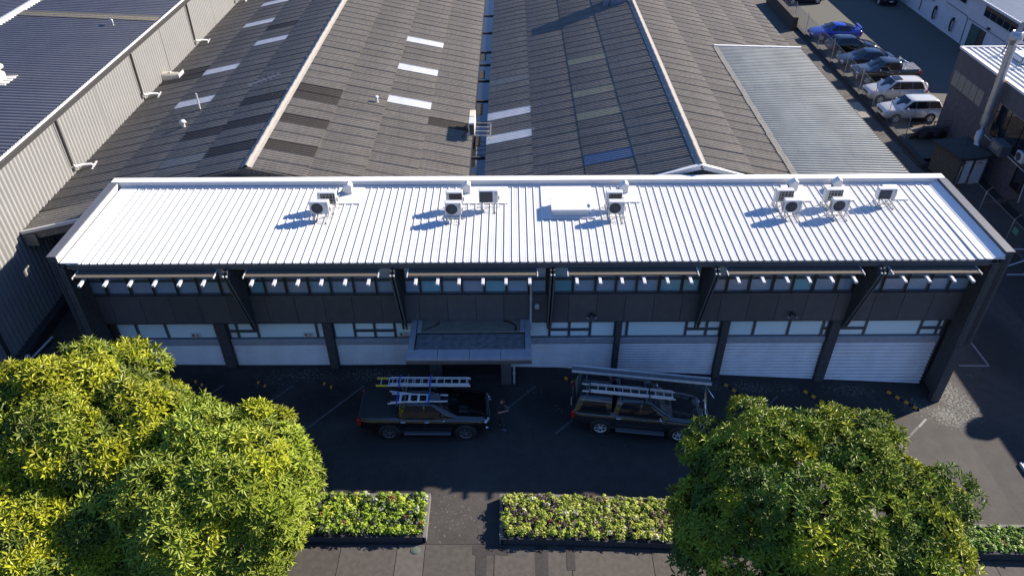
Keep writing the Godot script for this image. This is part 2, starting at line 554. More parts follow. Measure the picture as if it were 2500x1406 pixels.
func build_office() -> void:
	var b := thing("office_building", "long two storey charcoal office building with white ribbed roof", "building")
	# core walls, so that nothing is open behind the facade
	var s := sto()
	bx(s, Vector3(0.65, 3.1, -2.75), Vector3(36.6, 6.9, 4.6))
	ob("wall", s, M["charcoal"], b)
	# roof: ribbed sheets with flat flashings at both ends
	s = sto()
	sweep(s, rib_line(-16.85, 18.02, EAVE, 1.1), Vector3(0, 0.03, -5.9))
	ob("roof", s, M["roof white"], b)
	s = sto()
	for rw in 6:
		for i in 55:
			bx(s, Vector3(-16.85 + 0.137 + 0.63 * i, EAVE + 0.04, 0.95 - 1.12 * rw), Vector3(0.022, 0.012, 0.022))
	ob("screws", s, M["cap grey"], b).set_meta("kind", "stuff")
	s = sto()
	bx(s, Vector3(0.6, EAVE - 0.03, -1.85), Vector3(35.9, 0.05, 5.86))
	ob("roof_underlay", s, M["flashing white"], b)
	s = sto()
	bx(s, Vector3(-17.2, EAVE + 0.035, -1.87), Vector3(0.72, 0.05, 5.94))
	ob("edge_flashing", s, M["flashing white"], b)
	s = sto()
	bx(s, Vector3(18.53, EAVE + 0.02, -1.87), Vector3(1.02, 0.03, 5.94))
	bx(s, Vector3(18.28, EAVE + 0.04, -1.87), Vector3(0.05, 0.05, 5.94))
	bx(s, Vector3(18.02, EAVE + 0.035, -1.87), Vector3(0.07, 0.05, 5.9))
	ob("edge_flashing", s, M["flashing white"], b)
	s = sto()
	bx(s, Vector3(0.6, EAVE + 0.05, -4.74), Vector3(35.6, 0.05, 0.16))
	ob("ridge_flashing", s, M["flashing white"], b)
	# back parapet, its inner face and white cap
	s = sto()
	bx(s, Vector3(0.67, 6.35, -5.02), Vector3(37.0, 1.24, 0.34))
	ob("parapet", s, M["flashing white"], b)
	s = sto()
	cb(s, Vector3(0.67, 6.995, -5.03), Vector3(37.36, 0.05, 0.42), 0.012)
	ob("parapet_cap", s, M["flashing white"], b)
	# end walls with grey caps, a thick front pier and grooves
	for e in [[-17.87, -1], [19.2, 1]]:
		var cx: float = e[0]
		var d: int = e[1]
		s = sto()
		bx(s, Vector3(cx, 2.85, -2.2), Vector3(0.31, 8.2, 5.9))
		ob("end_wall", s, M["charcoal"], b)
		s = sto()  # inner lining above the roof
		if d < 0:
			bx(s, Vector3(cx + 0.17, 6.83, -1.92), Vector3(0.03, 0.26, 5.8))
		else:
			hexa(s, [Vector3(18.6, 6.74, -4.82), Vector3(19.0, 6.74, -4.82), Vector3(19.0, 6.74, 1.08), Vector3(18.6, 6.74, 1.08), Vector3(18.6, 6.765, -4.82), Vector3(19.0, 6.90, -4.82), Vector3(19.0, 6.90, 1.08), Vector3(18.6, 6.765, 1.08)])
		ob("parapet", s, M["flashing white"], b)
		s = sto()
		var wv := 0.46 if d < 0 else 0.62
		var px := cx + d * 0.155 - d * wv / 2
		bx(s, Vector3(cx, 4.55, 0.88), Vector3(0.31, 4.84, 0.24))
		bx(s, Vector3(px - d * 0.155, 4.32, 0.87), Vector3(wv - 0.31, 4.36, 0.24))
		var yb := gy(cx) - 0.05
		bx(s, Vector3(px - d * 0.09, (2.13 + yb) / 2, 0.86), Vector3(wv - 0.24, 2.13 - yb, 0.28))
		ob("pier", s, M["column"], b)
		s = sto()
		bx(s, Vector3(px + d * 0.06, 4.5, 1.004), Vector3(0.05, 4.5, 0.02))
		bx(s, Vector3(px + d * 0.16, 4.5, 1.004), Vector3(0.03, 4.5, 0.02))
		ob("groove_strip", s, M["frame dark"], b)
		s = sto()
		bx(s, Vector3(px - d * 0.2, 4.5, 1.006), Vector3(0.02, 4.6, 0.02))
		ob("edge_trim", s, M["fin edge"], b)
		s = sto()
		cb(s, Vector3(cx + d * 0.01, 6.98, -1.9), Vector3(0.38, 0.05, 5.82), 0.012)
		ob("wall_cap", s, M["cap grey"], b)
		s = sto()
		bx(s, Vector3(cx - d * 0.25, 3.2, 0.4), Vector3(0.2, 7.0, 0.75))
		ob("return_wall", s, M["column"], b)
	# gutter and fascia under the roof edge
	s = sto()
	cb(s, Vector3(0.65, EAVE - 0.16, 1.02), Vector3(35.7, 0.26, 0.2), 0.02)
	ob("gutter", s, M["charcoal c"], b)
	s = sto()
	bx(s, Vector3(0.65, EAVE - 0.035, 1.125), Vector3(35.7, 0.03, 0.02))
	ob("gutter_lip", s, M["fin edge"], b)
	s = sto()
	bx(s, Vector3(0.65, 6.44, 0.42), Vector3(36.2, 0.08, 1.1))
	ob("soffit", s, M["charcoal"], b)
	# upper windows
	var bays := [[-17.66, -16.95, -15.98, -15.0, -14.02, -13.11, -12.19, -11.3], [-11.0, -10.33, -9.45, -8.51, -7.59, -6.64, -5.7, -4.83], [-4.53, -3.86, -2.97, -2.14, -1.2, -0.28, 0.64, 1.38], [1.68, 2.48, 3.42, 4.27, 5.13, 6.07, 7.01, 7.75], [8.05, 8.89, 9.82, 10.79, 11.62, 12.49, 13.44, 14.13], [14.43, 15.36, 16.36, 17.3, 18.12, 19.0]]
	for bi in bays.size():
		var bay: Array = bays[bi]
		for i in bay.size() - 1:
			var bl: Material = M[["blind", "blind b", "blind", "blind c", "blind"][rng.randi() % 5]]
			if bi == 2 and i == 1: bl = M["blind c"]
			window_light(b, bay[i] + 0.02, bay[i + 1] - 0.02, 4.32, 5.0, -0.1, M["glass"], bl, M["frame"])
			window_light(b, bay[i] + 0.02, bay[i + 1] - 0.02, 5.04, 6.0, -0.1, M["glass"], bl, M["frame"])
		for i in bay.size():
			var mw: float = 0.1 if rng.randf() < 0.3 else 0.05
			s = sto()
			bx(s, Vector3(bay[i], 5.16, -0.07), Vector3(mw, 1.7, 0.1))
			ob("mullion", s, M["frame dark"], b)
	s = sto()
	bx(s, Vector3(0.67, 4.27, -0.05), Vector3(36.6, 0.06, 0.14))
	bx(s, Vector3(0.67, 6.2, -0.1), Vector3(36.6, 0.42, 0.1))
	ob("sill", s, M["charcoal c"], b)
	# spandrel panels with open joints
	var pj := [-17.7, -17.01, -15.71, -14.48, -13.28, -12.05, -10.44, -9.22, -7.99, -6.79, -5.58, -3.98, -2.78, -1.58, -0.41, 1.5, 2.33, 3.52, 4.72, 5.93, 7.12, 8.74, 9.95, 11.16, 12.36, 13.63, 15.21, 16.42, 17.65, 19.03]
	for i in pj.size() - 1:
		s = sto()
		cb(s, Vector3((pj[i] + pj[i + 1]) / 2, 3.52, -0.012 + rng.randf_range(-0.003, 0.003)), Vector3(pj[i + 1] - pj[i] - 0.016, 1.43, 0.03), 0.004)
		ob("cladding_panel", s, M[["charcoal", "charcoal b", "charcoal", "charcoal c"][rng.randi() % 4]], b)
	s = sto()
	bx(s, Vector3(0.67, 3.5, -0.1), Vector3(36.6, 1.5, 0.12))
	bx(s, Vector3(0.67, 2.79, -0.15), Vector3(36.6, 0.05, 0.3))
	ob("panel_backing", s, M["frame dark"], b)
	# ground floor: columns, windows, sill band and corrugated aprons
	var cols := [[-12.93, -12.49], [-8.25, -7.88], [4.45, 4.66], [9.05, 9.36], [13.76, 14.18]]
	for c in cols:
		s = sto()
		var g0 := gy(c[0]) - 0.05
		cb(s, Vector3((c[0] + c[1]) / 2 , (2.76 + g0) / 2, -0.12), Vector3(c[1] - c[0], 2.76 - g0, 0.26), 0.015)
		ob("column", s, M["column"], b)
	var lo := [[[-17.3, -16.43, -15.16, -13.0], []], [[-12.46, -12.07, -11.18, -8.59, -8.28], [0, 1]], [[-7.86, -6.94, -6.06, -5.18, -4.2, -3.2], [1, 2]], [[-0.3, 1.57, 2.43, 3.34, 4.43], [1, 2]], [[4.68, 4.95, 7.53, 8.42, 9.03], [2, 3]], [[9.38, 10.5, 12.01, 13.5, 13.74], [3]], [[14.2, 15.36, 17.76, 18.52, 18.76], [0, 2, 3]]]
	for g in lo:
		var xs: Array = g[0]
		for i in xs.size() - 1:
			var fm: Material = M["frosted" if rng.randf() < 0.6 else "frosted b"]
			if i in g[1]:
				window_light(b, xs[i] + 0.01, xs[i + 1] - 0.01, 1.76, 2.16, -0.24, fm, null, M["frame"], 0.05)
				window_light(b, xs[i] + 0.01, xs[i + 1] - 0.01, 2.2, 2.76, -0.24, fm, null, M["frame"], 0.05)
				s = sto()
				bx(s, Vector3((xs[i] + xs[i + 1]) / 2, 2.18, -0.23), Vector3(xs[i + 1] - xs[i], 0.05, 0.07))
				ob("transom", s, M["frame dark"], b)
			else:
				window_light(b, xs[i] + 0.01, xs[i + 1] - 0.01, 1.76, 2.76, -0.24, fm, null, M["frame"], 0.05)
		var xa: float = xs[0]
		var xb: float = xs[xs.size() - 1]
		s = sto()
		cb(s, Vector3((xa + xb) / 2, 1.58, -0.2), Vector3(xb - xa, 0.32, 0.12), 0.02)
		ob("sill_band", s, M["canopy blue"], b)
		# corrugated apron: its foot follows the ground
		s = sto(true)
		var ya := maxf(gy(xa) + 0.02, 0.2 if xa < -0.5 else -9.0)
		var yb2 := maxf(gy(xb) + 0.02, 0.2 if xa < -0.5 else -9.0)
		var n := 12
		var pa := []
		var pb := []
		for i in n * 6 + 1:
			var t := float(i) / (n * 6)
			var dz := 0.032 * cos(TAU * n * t)
			var yy := lerpf(1.40, minf(ya, yb2), t)
			pa.append(Vector3(xa, maxf(yy, ya), -0.2 + dz))
			pb.append(Vector3(xb, maxf(yy, yb2), -0.2 + dz))
		for i in pa.size() - 1:
			q4(s, pa[i], pb[i], pb[i + 1], pa[i + 1])
		ob("corrugated_apron", s, M["cladding"], b)
		s = sto()
		for xe in [xa, xb]:
			bx(s, Vector3(xe, 0.6, -0.19), Vector3(0.05, 1.75, 0.06))
		ob("apron_trim", s, M["fin edge"], b)
	s = sto()
	bx(s, Vector3(0.67, 1.0, -0.4), Vector3(36.6, 4.4, 0.12))
	ob("wall", s, M["charcoal c"], b)
	# tapered fins, each a pair of plates
	for fx in FINX:
		var f: MeshInstance3D
		s = sto()
		for k in [-0.1, 0.03]:
			prism(s, [Vector3(fx + k, 2.42, -0.02), Vector3(fx + k, 2.45, 0.07), Vector3(fx + k, 6.36, 1.47), Vector3(fx + k, 6.5, 1.36), Vector3(fx + k, 6.5, -0.02)], Vector3(0.07, 0, 0))
		f = ob("fin", s, M["fin"], b)
		s = sto()
		var y := 2.75
		while y < 6.35:
			var ze := 0.07 + 1.40 * (y - 2.45) / 3.91
			for sd in [-0.105, 0.105]:
				bx(s, Vector3(fx + sd, y, ze / 2 - 0.02), Vector3(0.014, 0.06, ze - 0.06))
			y += 0.14
		ob("rib", s, M["fin"], f)
		s = sto()
		for k in [-0.065, 0.065]:
			hexa(s, [Vector3(fx + k - 0.03, 2.46, 0.072), Vector3(fx + k + 0.03, 2.46, 0.072), Vector3(fx + k + 0.03, 2.47, 0.09), Vector3(fx + k - 0.03, 2.47, 0.09), Vector3(fx + k - 0.03, 6.36, 1.472), Vector3(fx + k + 0.03, 6.36, 1.472), Vector3(fx + k + 0.03, 6.34, 1.5), Vector3(fx + k - 0.03, 6.34, 1.5)])
		ob("edge_plate", s, M["fin edge"], f)
		s = sto()
		for k in [-0.065, 0.065]:
			cb(s, Vector3(fx + k, 6.37, 1.5), Vector3(0.06, 0.05, 0.07), 0.006)
		ob("cap", s, M["white paint"], f)
	# sunshades on arms
	var shades := [[-16.96, -11.53, [-16.58, -15.64, -14.69, -13.75, -12.79, -11.88]], [-10.39, -5.2, [-10.03, -9.16, -8.26, -7.36, -6.45, -5.55]], [-4.08, 0.94, [-3.74, -2.9, -2.08, -1.16, -0.28, 0.63]], [2.11, 7.14, [2.44, 3.33, 4.17, 5.02, 5.91, 6.8]], [8.27, 13.5, [8.62, 9.57, 10.49, 11.33, 12.2, 13.08]], [14.6, 17.99, [14.97, 15.89, 16.84, 17.55]]]
	for sh in shades:
		s = sto()
		var x0: float = sh[0]
		var x1: float = sh[1]
		bx(s, Vector3((x0 + x1) / 2, 6.395, 0.84), Vector3(x1 - x0, 0.03, 1.48))
		for r in 3:
			bx(s, Vector3((x0 + x1) / 2, 6.42, 1.10 + r * 0.22), Vector3(x1 - x0, 0.024, 0.07))
		var sp := ob("sunshade", s, M["shade mossy"], b)
		s = sto()
		for xe in [x0, x1]:
			bx(s, Vector3(xe, 6.41, 0.9), Vector3(0.035, 0.06, 1.5))
		ob("end_trim", s, M["white paint"], sp)
		for ax in sh[2]:
			s = sto()
			cb(s, Vector3(ax, 6.31, 1.06), Vector3(0.12, 0.09, 1.86), 0.01, Basis(Vector3.RIGHT, 0.02))
			ob("arm", s, M["white paint"], sp)
	# downpipes
	s = sto()
	tube(s, [Vector3(0.74, 6.45, 1.0), Vector3(0.74, 6.3, 0.7), Vector3(0.74, 6.1, 0.16), Vector3(0.74, 2.5, 0.16)], 0.05, 0.05, 8)
	bx(s, Vector3(0.74, 4.2, 0.12), Vector3(0.14, 0.04, 0.12))
	ob("downpipe", s, M["white paint"], b)

func build_canopy_things() -> void:
	var b := thing("entrance_canopy", "blue grey flat entrance canopy with rust stains above the dark doorway", "canopy", Transform3D())
	var s := sto()
	bx(s, Vector3(-1.81, 2.66, 1.1), Vector3(4.9, 0.12, 2.2))
	ob("slab", s, M["charcoal"], b)
	s = sto()
	bx(s, Vector3(-1.8, 2.765, 1.32), Vector3(4.5, 0.08, 1.06))
	ob("membrane", s, M["canopy membrane"], b)
	s = sto()
	bx(s, Vector3(-1.75, 2.86, 0.38), Vector3(4.45, 0.09, 0.72), Basis(Vector3.RIGHT, -0.03))
	ob("tray", s, M["canopy tray"], b)
	# rust runs on the tray, thin crusts with an outline of their own
	for r in [[[-3.15, 0.1, 0.10], [-3.22, 0.25, 0.09], [-3.38, 0.4, 0.06], [-3.55, 0.5, 0.06], [-3.68, 0.58, 0.05], [-3.75, 0.7, 0.04]], [[-0.42, 0.06, 0.12], [-0.22, 0.1, 0.10], [-0.06, 0.2, 0.09], [0.06, 0.32, 0.07], [0.1, 0.5, 0.09], [0.08, 0.7, 0.13]]]:
		s = sto()
		for i in r.size() - 1:
			var p0 := Vector3(r[i][0], 2.912 - (r[i][1] - 0.38) * -0.03, r[i][1])
			var p1 := Vector3(r[i + 1][0], 2.912 - (r[i + 1][1] - 0.38) * -0.03, r[i + 1][1])
			var d := (p1 - p0).normalized().cross(Vector3.UP)
			q4(s, p0 - d * r[i][2] * 0.5, p0 + d * r[i][2] * 0.5, p1 + d * r[i + 1][2] * 0.5, p1 - d * r[i + 1][2] * 0.5)
		ob("rust_stain", s, M["rust"], b)
	for e in [-4.22, 0.6]:
		s = sto()
		cb(s, Vector3(e, 2.86, 0.98), Vector3(0.24, 0.16, 1.96), 0.015)
		ob("side_capping", s, M["canopy blue"], b)
	s = sto()
	bx(s, Vector3(-3.98, 2.93, 0.42), Vector3(0.16, 0.06, 0.78))
	bx(s, Vector3(0.38, 2.93, 0.4), Vector3(0.18, 0.06, 0.74))
	ob("tray_edge", s, M["canopy blue"], b)
	var fx := [-4.38, -3.1, -1.8, -0.52, 0.74]
	for i in 4:
		s = sto()
		cb(s, Vector3((fx[i] + fx[i + 1]) / 2, 2.82, 2.12), Vector3(fx[i + 1] - fx[i] - 0.015, 0.14, 0.54), 0.012, Basis(Vector3.RIGHT, 0.09))
		ob("front_capping", s, M["canopy blue"], b)
	s = sto()
	bx(s, Vector3(-1.82, 2.66, 2.36), Vector3(5.12, 0.2, 0.05))
	ob("fascia", s, M["charcoal"], b)
	for p in [[-3.4, 0.5], [-0.33, 0.46]]:
		s = sto()
		var y0 := gy(p[0]) - 0.03
		cb(s, Vector3(p[0], (2.6 + y0) / 2, 0.72), Vector3(p[1], 2.6 - y0, 0.5), 0.015)
		ob("post", s, M["charcoal b"], b)
	s = sto()
	tube(s, [Vector3(0.02, 2.6, 1.02), Vector3(0.02, 0.15, 1.02)], 0.045, 0.045, 8)
	bx(s, Vector3(0.02, 0.75, 1.02), Vector3(0.13, 0.06, 0.1))
	ob("downpipe", s, M["white paint"], b)
	# doorway: recessed dark glass doors and two steps
	s = sto()
	bx(s, Vector3(-1.85, 1.25, -0.3), Vector3(2.5, 2.5, 0.05))
	var dg := ob("door_glass", s, M["dark glass"], b)
	s = sto()
	for x in [-3.08, -1.85, -0.62]:
		bx(s, Vector3(x, 1.25, -0.26), Vector3(0.07, 2.5, 0.07))
	ob("door_frame", s, M["frame dark"], dg)
	for i in 2:
		s = sto()
		bx(s, Vector3(-1.85, 0.09 + i * 0.12, 0.55 - i * 0.3), Vector3(2.5, 0.18, 0.9))
		ob("step", s, M["concrete dark"], b)
	var tm := TextMesh.new()
	var f := SystemFont.new()
	f.font_names = PackedStringArray(["Droid Serif"])
	tm.font = f
	tm.text = "187"
	tm.font_size = 64
	tm.pixel_size = 0.0046
	tm.depth = 0.02
	put("number", tm, M["fin edge"], b, at(-3.4, 2.02, 0.985))
	# things on the facade
	for k in [[3.32, "twin flood lamp on the dark panels beside the white alarm box"], [11.84, "twin flood lamp on the dark panels near the right end"]]:
		var o := thing("flood_lamp", k[1], "lamp", at(k[0], 3.22, 0.02), "twin flood lamps")
		s = sto()
		cb(s, Vector3(0, 0.05, 0.06), Vector3(0.12, 0.12, 0.1), 0.01)
		ob("bracket", s, M["plastic"], o)
		for d in [-1, 1]:
			s = sto()
			tube(s, [Vector3(d * 0.05, 0.05, 0.1), Vector3(d * 0.15, 0.0, 0.2)], 0.03, 0.06, 8)
			var hd := ob("head", s, M["plastic"], o)
			s = sto()
			bx(s, Vector3(d * 0.17, -0.03, 0.22), Vector3(0.09, 0.07, 0.04), Basis(Vector3.UP, d * 0.6))
			ob("lens", s, M["lamp clear"], hd)
	var al := thing("alarm_box", "small white alarm box on the dark wall beside the downpipe", "alarm box", at(1.0, 3.72, 0.02))
	s = sto()
	cb(s, Vector3(0, 0, 0.05), Vector3(0.2, 0.22, 0.1), 0.02)
	ob("casing", s, M["white paint"], al)
	s = sto()
	bx(s, Vector3(0, -0.13, 0.05), Vector3(0.14, 0.06, 0.07))
	ob("strobe", s, M["lamp clear"], al)
	for k in [[-13.95, "small framed sign in the leftmost ground floor window"], [-9.0, "small framed sign in the second ground floor window"], [-4.82, "small framed sign in the window beside the canopy"]]:
		var o := thing("window_sign", k[1], "sign", at(k[0], 1.96, -0.2), "small signs in the windows")
		s = sto()
		cb(s, Vector3.ZERO, Vector3(0.42, 0.26, 0.02), 0.005)
		ob("board", s, M["sign white"], o)
		s = sto()
		lathe(s, Vector3(-0.1, 0.03, 0.012), Vector3(0, 0, 1), [Vector2(0.0, 0.002), Vector2(0.05, 0.002), Vector2(0.05, 0)], 10)
		bx(s, Vector3(-0.1, -0.03, 0.012), Vector3(0.1, 0.02, 0.004))
		ob("emblem", s, M["plastic"], o)
		s = sto()
		for i in 3:
			bx(s, Vector3(0.08, 0.06 - i * 0.05, 0.012), Vector3(0.16 - 0.03 * i, 0.02, 0.004))
		bx(s, Vector3(0, -0.09, 0.012), Vector3(0.32, 0.02, 0.004))
		ob("print", s, M["sign red"], o)

# ---------------------------------------------------------------- the two gabled warehouses behind
const YR := 7.303
const SL := 0.22677
const XL := -12.08
const XR := 8.546

func sheet_mesh(length: float) -> ArrayMesh:
	var key := "sheet%.2f" % length
	if not MS.has(key):
		var s := sto(true)
		sweep(s, waves(Vector3(0, 0, -0.51), Vector3(0, 0, 1.02), Vector3.UP, 5, 0.042, 6), Vector3(length, 0, 0))
		s.set_smooth_group(-1)  # thickness of the lower edge, which shows as the dark lap line
		sweep(s, waves(Vector3(length, 0, -0.51), Vector3(0, 0, 1.02), Vector3.UP, 5, 0.042, 4), Vector3(0, -0.035, 0))
		MS[key] = fin(s)
	return MS[key]

func roof_slope(b: Node3D, xr: float, dir: int, rows: Array, offs: Array, tone: String, special: Dictionary, skip: Callable) -> void:
	var c := 1.0 / sqrt(1.0 + SL * SL)
	for r in rows.size() - 1:
		var h0: float = rows[r]
		var h1: float = rows[r + 1]
		var ln := (h1 - h0) / c + 0.16
		var tilt := 0.055 / ln
		var ax := Vector3(dir * c, -SL * c, 0)
		var ay := Vector3(dir * SL * c, c, 0)
		ax = (ax + ay * tilt).normalized()
		ay = (ay - ax * ay.dot(ax)).normalized()
		var bs := Basis(ax, ay, ax.cross(ay))
		for k in 36:
			if skip.call(r, k): continue
			var z: float = -6.1 - k + offs[r]
			var o := Vector3(xr + dir * (h0 - 0.08), YR - SL * (h0 - 0.08) + rng.randf_range(0.0, 0.006), z)
			var called := "roof_sheet"
			var m: Material = M["%s %d" % [tone, rng.randi() % 5]]
			if special.has("%d,%d" % [r, k]):
				m = M[special["%d,%d" % [r, k]]]
				if not m.resource_name in ["sheet dark", "sheet darker"]: called = "skylight_sheet"
			put(called, sheet_mesh(ln), m, b, Transform3D(bs, o))

func ridge(b: Node3D, x: float) -> void:
	if not MS.has("ridge"):
		var s := sto(true)
		var pts := []
		for k in [[-0.26, -0.045], [-0.14, -0.005], [-0.09, 0.02], [-0.07, 0.07], [0.0, 0.105], [0.07, 0.07], [0.09, 0.02], [0.14, -0.005], [0.26, -0.045]]:
			pts.append(Vector3(k[0], k[1] + 0.055, -0.52))
		sweep(s, pts, Vector3(0, 0, 1.04))
		MS["ridge"] = fin(s)
	for k in 36:
		put("ridge_cap", MS["ridge"], M["ridge"], b, Transform3D(Basis(Vector3.RIGHT, 0.012), Vector3(x, YR + rng.randf_range(0, 0.01), -6.1 - k)))

func build_warehouses() -> void:
	var all := func(_r: int, _k: int) -> bool: return false
	# left gable
	var b := thing("warehouse", "left warehouse with weathered fibre cement gable roof and white skylight sheets", "warehouse")
	roof_slope(b, XL, -1, [0.0, 2.65, 4.92, 7.22, 10.2], [0, 0.2, 0.0, 0.0], "fibre cement",
		{"2,10": "sheet clear cool", "2,15": "sheet clear cool", "2,24": "sheet clear cool", "2,29": "sheet clear cool", "1,19": "sheet clear cool", "1,2": "sheet old clear", "0,2": "sheet darker", "0,5": "sheet darker", "1,5": "sheet darker", "0,8": "sheet darker", "3,15": "sheet darker", "1,22": "sheet darker", "3,16": "sheet darker"}, all)
	roof_slope(b, XL, 1, [0.0, 2.48, 4.91, 7.32, 9.78], [0, 0, 0.2, 0], "fibre cement",
		{"2,10": "sheet clear", "2,15": "sheet clear", "2,20": "sheet clear", "0,9": "sheet dark", "0,8": "sheet dark", "0,5": "sheet dark", "0,2": "sheet dark", "3,8": "sheet dark"}, all)
	ridge(b, XL)
	var s := sto()
	prism(s, [Vector3(XL - 9.9, 0, -5.62), Vector3(XL + 9.8, 0, -5.62), Vector3(XL + 9.8, 5.0, -5.62), Vector3(XL, 7.22, -5.62), Vector3(XL - 9.9, 4.93, -5.62)], Vector3(0, 0, -36.2))
	ob("wall", s, M["concrete"], b)
	s = sto()
	for d in [-1, 1]:
		var e: float = 5.9 if d < 0 else 9.9
		hexa(s, [Vector3(XL, YR - 0.26, -5.66), Vector3(XL + d * e, YR - 0.26 - SL * e, -5.66), Vector3(XL + d * e, YR - 0.26 - SL * e, -5.5), Vector3(XL, YR - 0.26, -5.5), Vector3(XL, YR + 0.04, -5.66), Vector3(XL + d * e, YR + 0.04 - SL * e, -5.66), Vector3(XL + d * e, YR + 0.04 - SL * e, -5.5), Vector3(XL, YR + 0.04, -5.5)])
	ob("barge_board", s, M["concrete old"], b)
	# the part of this roof that runs forward beside the office
	var c := 1.0 / sqrt(1.0 + SL * SL)
	s = sto(true)
	sweep(s, waves(Vector3(-18.15, YR - SL * 6.07 + 0.05, -5.66), Vector3(0, 0, 1.76), Vector3(-SL * c, c, 0), 7, 0.027), Vector3(-4.15, -SL * 4.15, 0))
	ob("roof_sheet", s, M["fibre cement 1"], b)
	s = sto()
	var bb := Basis(Vector3.FORWARD, -atan(SL)).inverse()
	bx(s, Vector3(-20.22, YR - SL * 8.14 + 0.02, -3.86), Vector3(4.25, 0.14, 0.12), Basis(Vector3(0, 0, 1), atan(SL)))
	ob("barge_board", s, M["white paint"], b)
	s = sto()
	bx(s, Vector3(-20.22, YR - SL * 8.14 - 0.27, -4.0), Vector3(4.2, 0.34, 0.2), Basis(Vector3(0, 0, 1), atan(SL)))
	bx(s, Vector3(-22.0, 4.62, -3.98), Vector3(0.62, 0.6, 0.34))
	ob("beam", s, M["concrete"], b)
	s = sto(true)
	sweep(s, waves(Vector3(-20.3, 5.3, -4.9), Vector3(2.3, 0, 0), Vector3(0, 0, 1), 12, 0.02, 5), Vector3(0, -1.2, 0))
	ob("cladding", s, M["neighbour wall"], b)
	# right gable
	b = thing("warehouse", "right warehouse with fibre cement gable roof, yellow skylights and pale lean-to roof", "warehouse")
	roof_slope(b, XR, -1, [0.0, 2.62, 4.97, 7.42, 9.88], [0, 0, 0, 0.5], "fibre cement",
		{"1,15": "sheet yellow", "1,10": "sheet yellow", "1,7": "sheet yellow", "1,2": "sheet blue", "3,15": "sheet old clear", "3,10": "sheet clear cool", "3,7": "sheet clear cool"}, all)
	roof_slope(b, XR, 1, [0.0, 2.45, 4.85, 7.3, 9.8, 11.0], [0, 0, 0, 0, 0], "fibre cement", {}, func(r: int, k: int) -> bool: return r >= 2 and k < 18)
	ridge(b, XR)
	s = sto()
	prism(s, [Vector3(XR - 9.9, 0, -5.62), Vector3(XR + 4.7, -1.2, -5.62), Vector3(XR + 4.7, 6.1, -5.62), Vector3(XR, 7.22, -5.62), Vector3(XR - 9.9, 4.96, -5.62)], Vector3(0, 0, -36.2))
	bx(s, Vector3(16.0, 2.4, -14.7), Vector3(5.5, 7.2, 18.0))
	prism(s, [Vector3(13, -1.2, -23.8), Vector3(19.3, -1.2, -23.8), Vector3(19.3, 4.75, -23.8), Vector3(13, 6.2, -23.8)], Vector3(0, 0, -18.0))
	ob("wall", s, M["concrete"], b)
	s = sto(true)
	sweep(s, waves(Vector3(13.25, 6.33, -23.65), Vector3(0, 0, 18.0), Vector3.UP, 72, 0.07, 6), Vector3(5.5, -0.17, 0))
	ob("lean_to_roof", s, M["new roof"], b)
	s = sto()
	bx(s, Vector3(16.0, 6.3, -23.7), Vector3(5.7, 0.1, 0.16), Basis(Vector3(0, 0, 1), -0.031))
	ob("barge_flashing", s, M["flashing white"], b)
	s = sto()
	var z := -23.6
	while z < -5.8:
		bx(s, Vector3(13.2 + rng.randf_range(-0.02, 0.03), 6.37, z), Vector3(0.34, 0.02, 0.62), Basis(Vector3(0, 0, 1), -0.12 + rng.randf_range(-0.02, 0.02)))
		z += 0.6
	ob("joint_flashing", s, M["concrete"], b)
	s = sto()
	bx(s, Vector3(18.8, 6.1, -14.7), Vector3(0.14, 0.14, 18.0))
	bx(s, Vector3(19.62, 4.75, -32.7), Vector3(0.14, 0.12, 18.0))
	ob("gutter", s, M["gutter dark"], b)
	for d in [-1, 1]:
		s = sto()
		var e := 2.05
		hexa(s, [Vector3(XR, YR - 0.12, -5.62), Vector3(XR + d * e, YR - 0.12 - SL * e * 1.15, -5.62), Vector3(XR + d * e, YR - 0.12 - SL * e * 1.15, -5.42), Vector3(XR, YR - 0.12, -5.42), Vector3(XR, YR + 0.1, -5.62), Vector3(XR + d * e, YR + 0.07 - SL * e * 1.12, -5.62), Vector3(XR + d * e, YR + 0.07 - SL * e * 1.12, -5.42), Vector3(XR, YR + 0.1, -5.42)])
		ob("barge_flashing", s, M["flashing white"], b)
	s = sto()
	tube(s, [Vector3(XR, YR + 0.02, -5.7), Vector3(XR + 0.02, YR - 0.02, -5.32)], 0.1, 0.07, 8)
	ob("ridge_end", s, M["cap grey"], b)
	# box gutter in the valley: a wet trough with straps
	var g := thing("valley_gutter", "long dark box gutter running between the two gabled roofs", "gutter")
	s = sto()
	bx(s, Vector3(-1.83, 4.80, -23.7), Vector3(0.94, 0.04, 36.2))
	ob("trough", s, M["gutter wet"], g)
	s = sto()
	bx(s, Vector3(-2.24, 4.86, -23.7), Vector3(0.04, 0.16, 36.2))
	bx(s, Vector3(-1.38, 4.86, -23.7), Vector3(0.04, 0.16, 36.2))
	ob("side", s, M["gutter dark"], g)
	for zz in [-7.2, -11.2, -15.5, -18.6, -21.8, -24.6, -27.0, -31.0, -35.0]:
		s = sto()
		bx(s, Vector3(-1.79, 4.87, zz), Vector3(0.76, 0.05, 0.12))
		ob("strap", s, M["gutter dark"], g)
	for k in [[-8.6, 1.3], [-13.2, 0.9], [-17.4, 1.2], [-22.9, 1.0], [-26.1, 0.9]]:  # silt on the bottom
		s = sto()
		bx(s, Vector3(-1.95, 4.828, k[0]), Vector3(0.34, 0.012, k[1] * 1.3))
		ob("silt", s, M["soil"], g)
	# chimney block on the ridge, top of the picture
	var ch := thing("roof_hood", "grey sheet metal hood on the right ridge at the top edge", "roof hood")
	s = sto()
	bx(s, Vector3(7.65, 7.9, -30.9), Vector3(1.25, 2.2, 1.5))
	ob("casing", s, M["steel blue roof"], ch)
	s = sto()
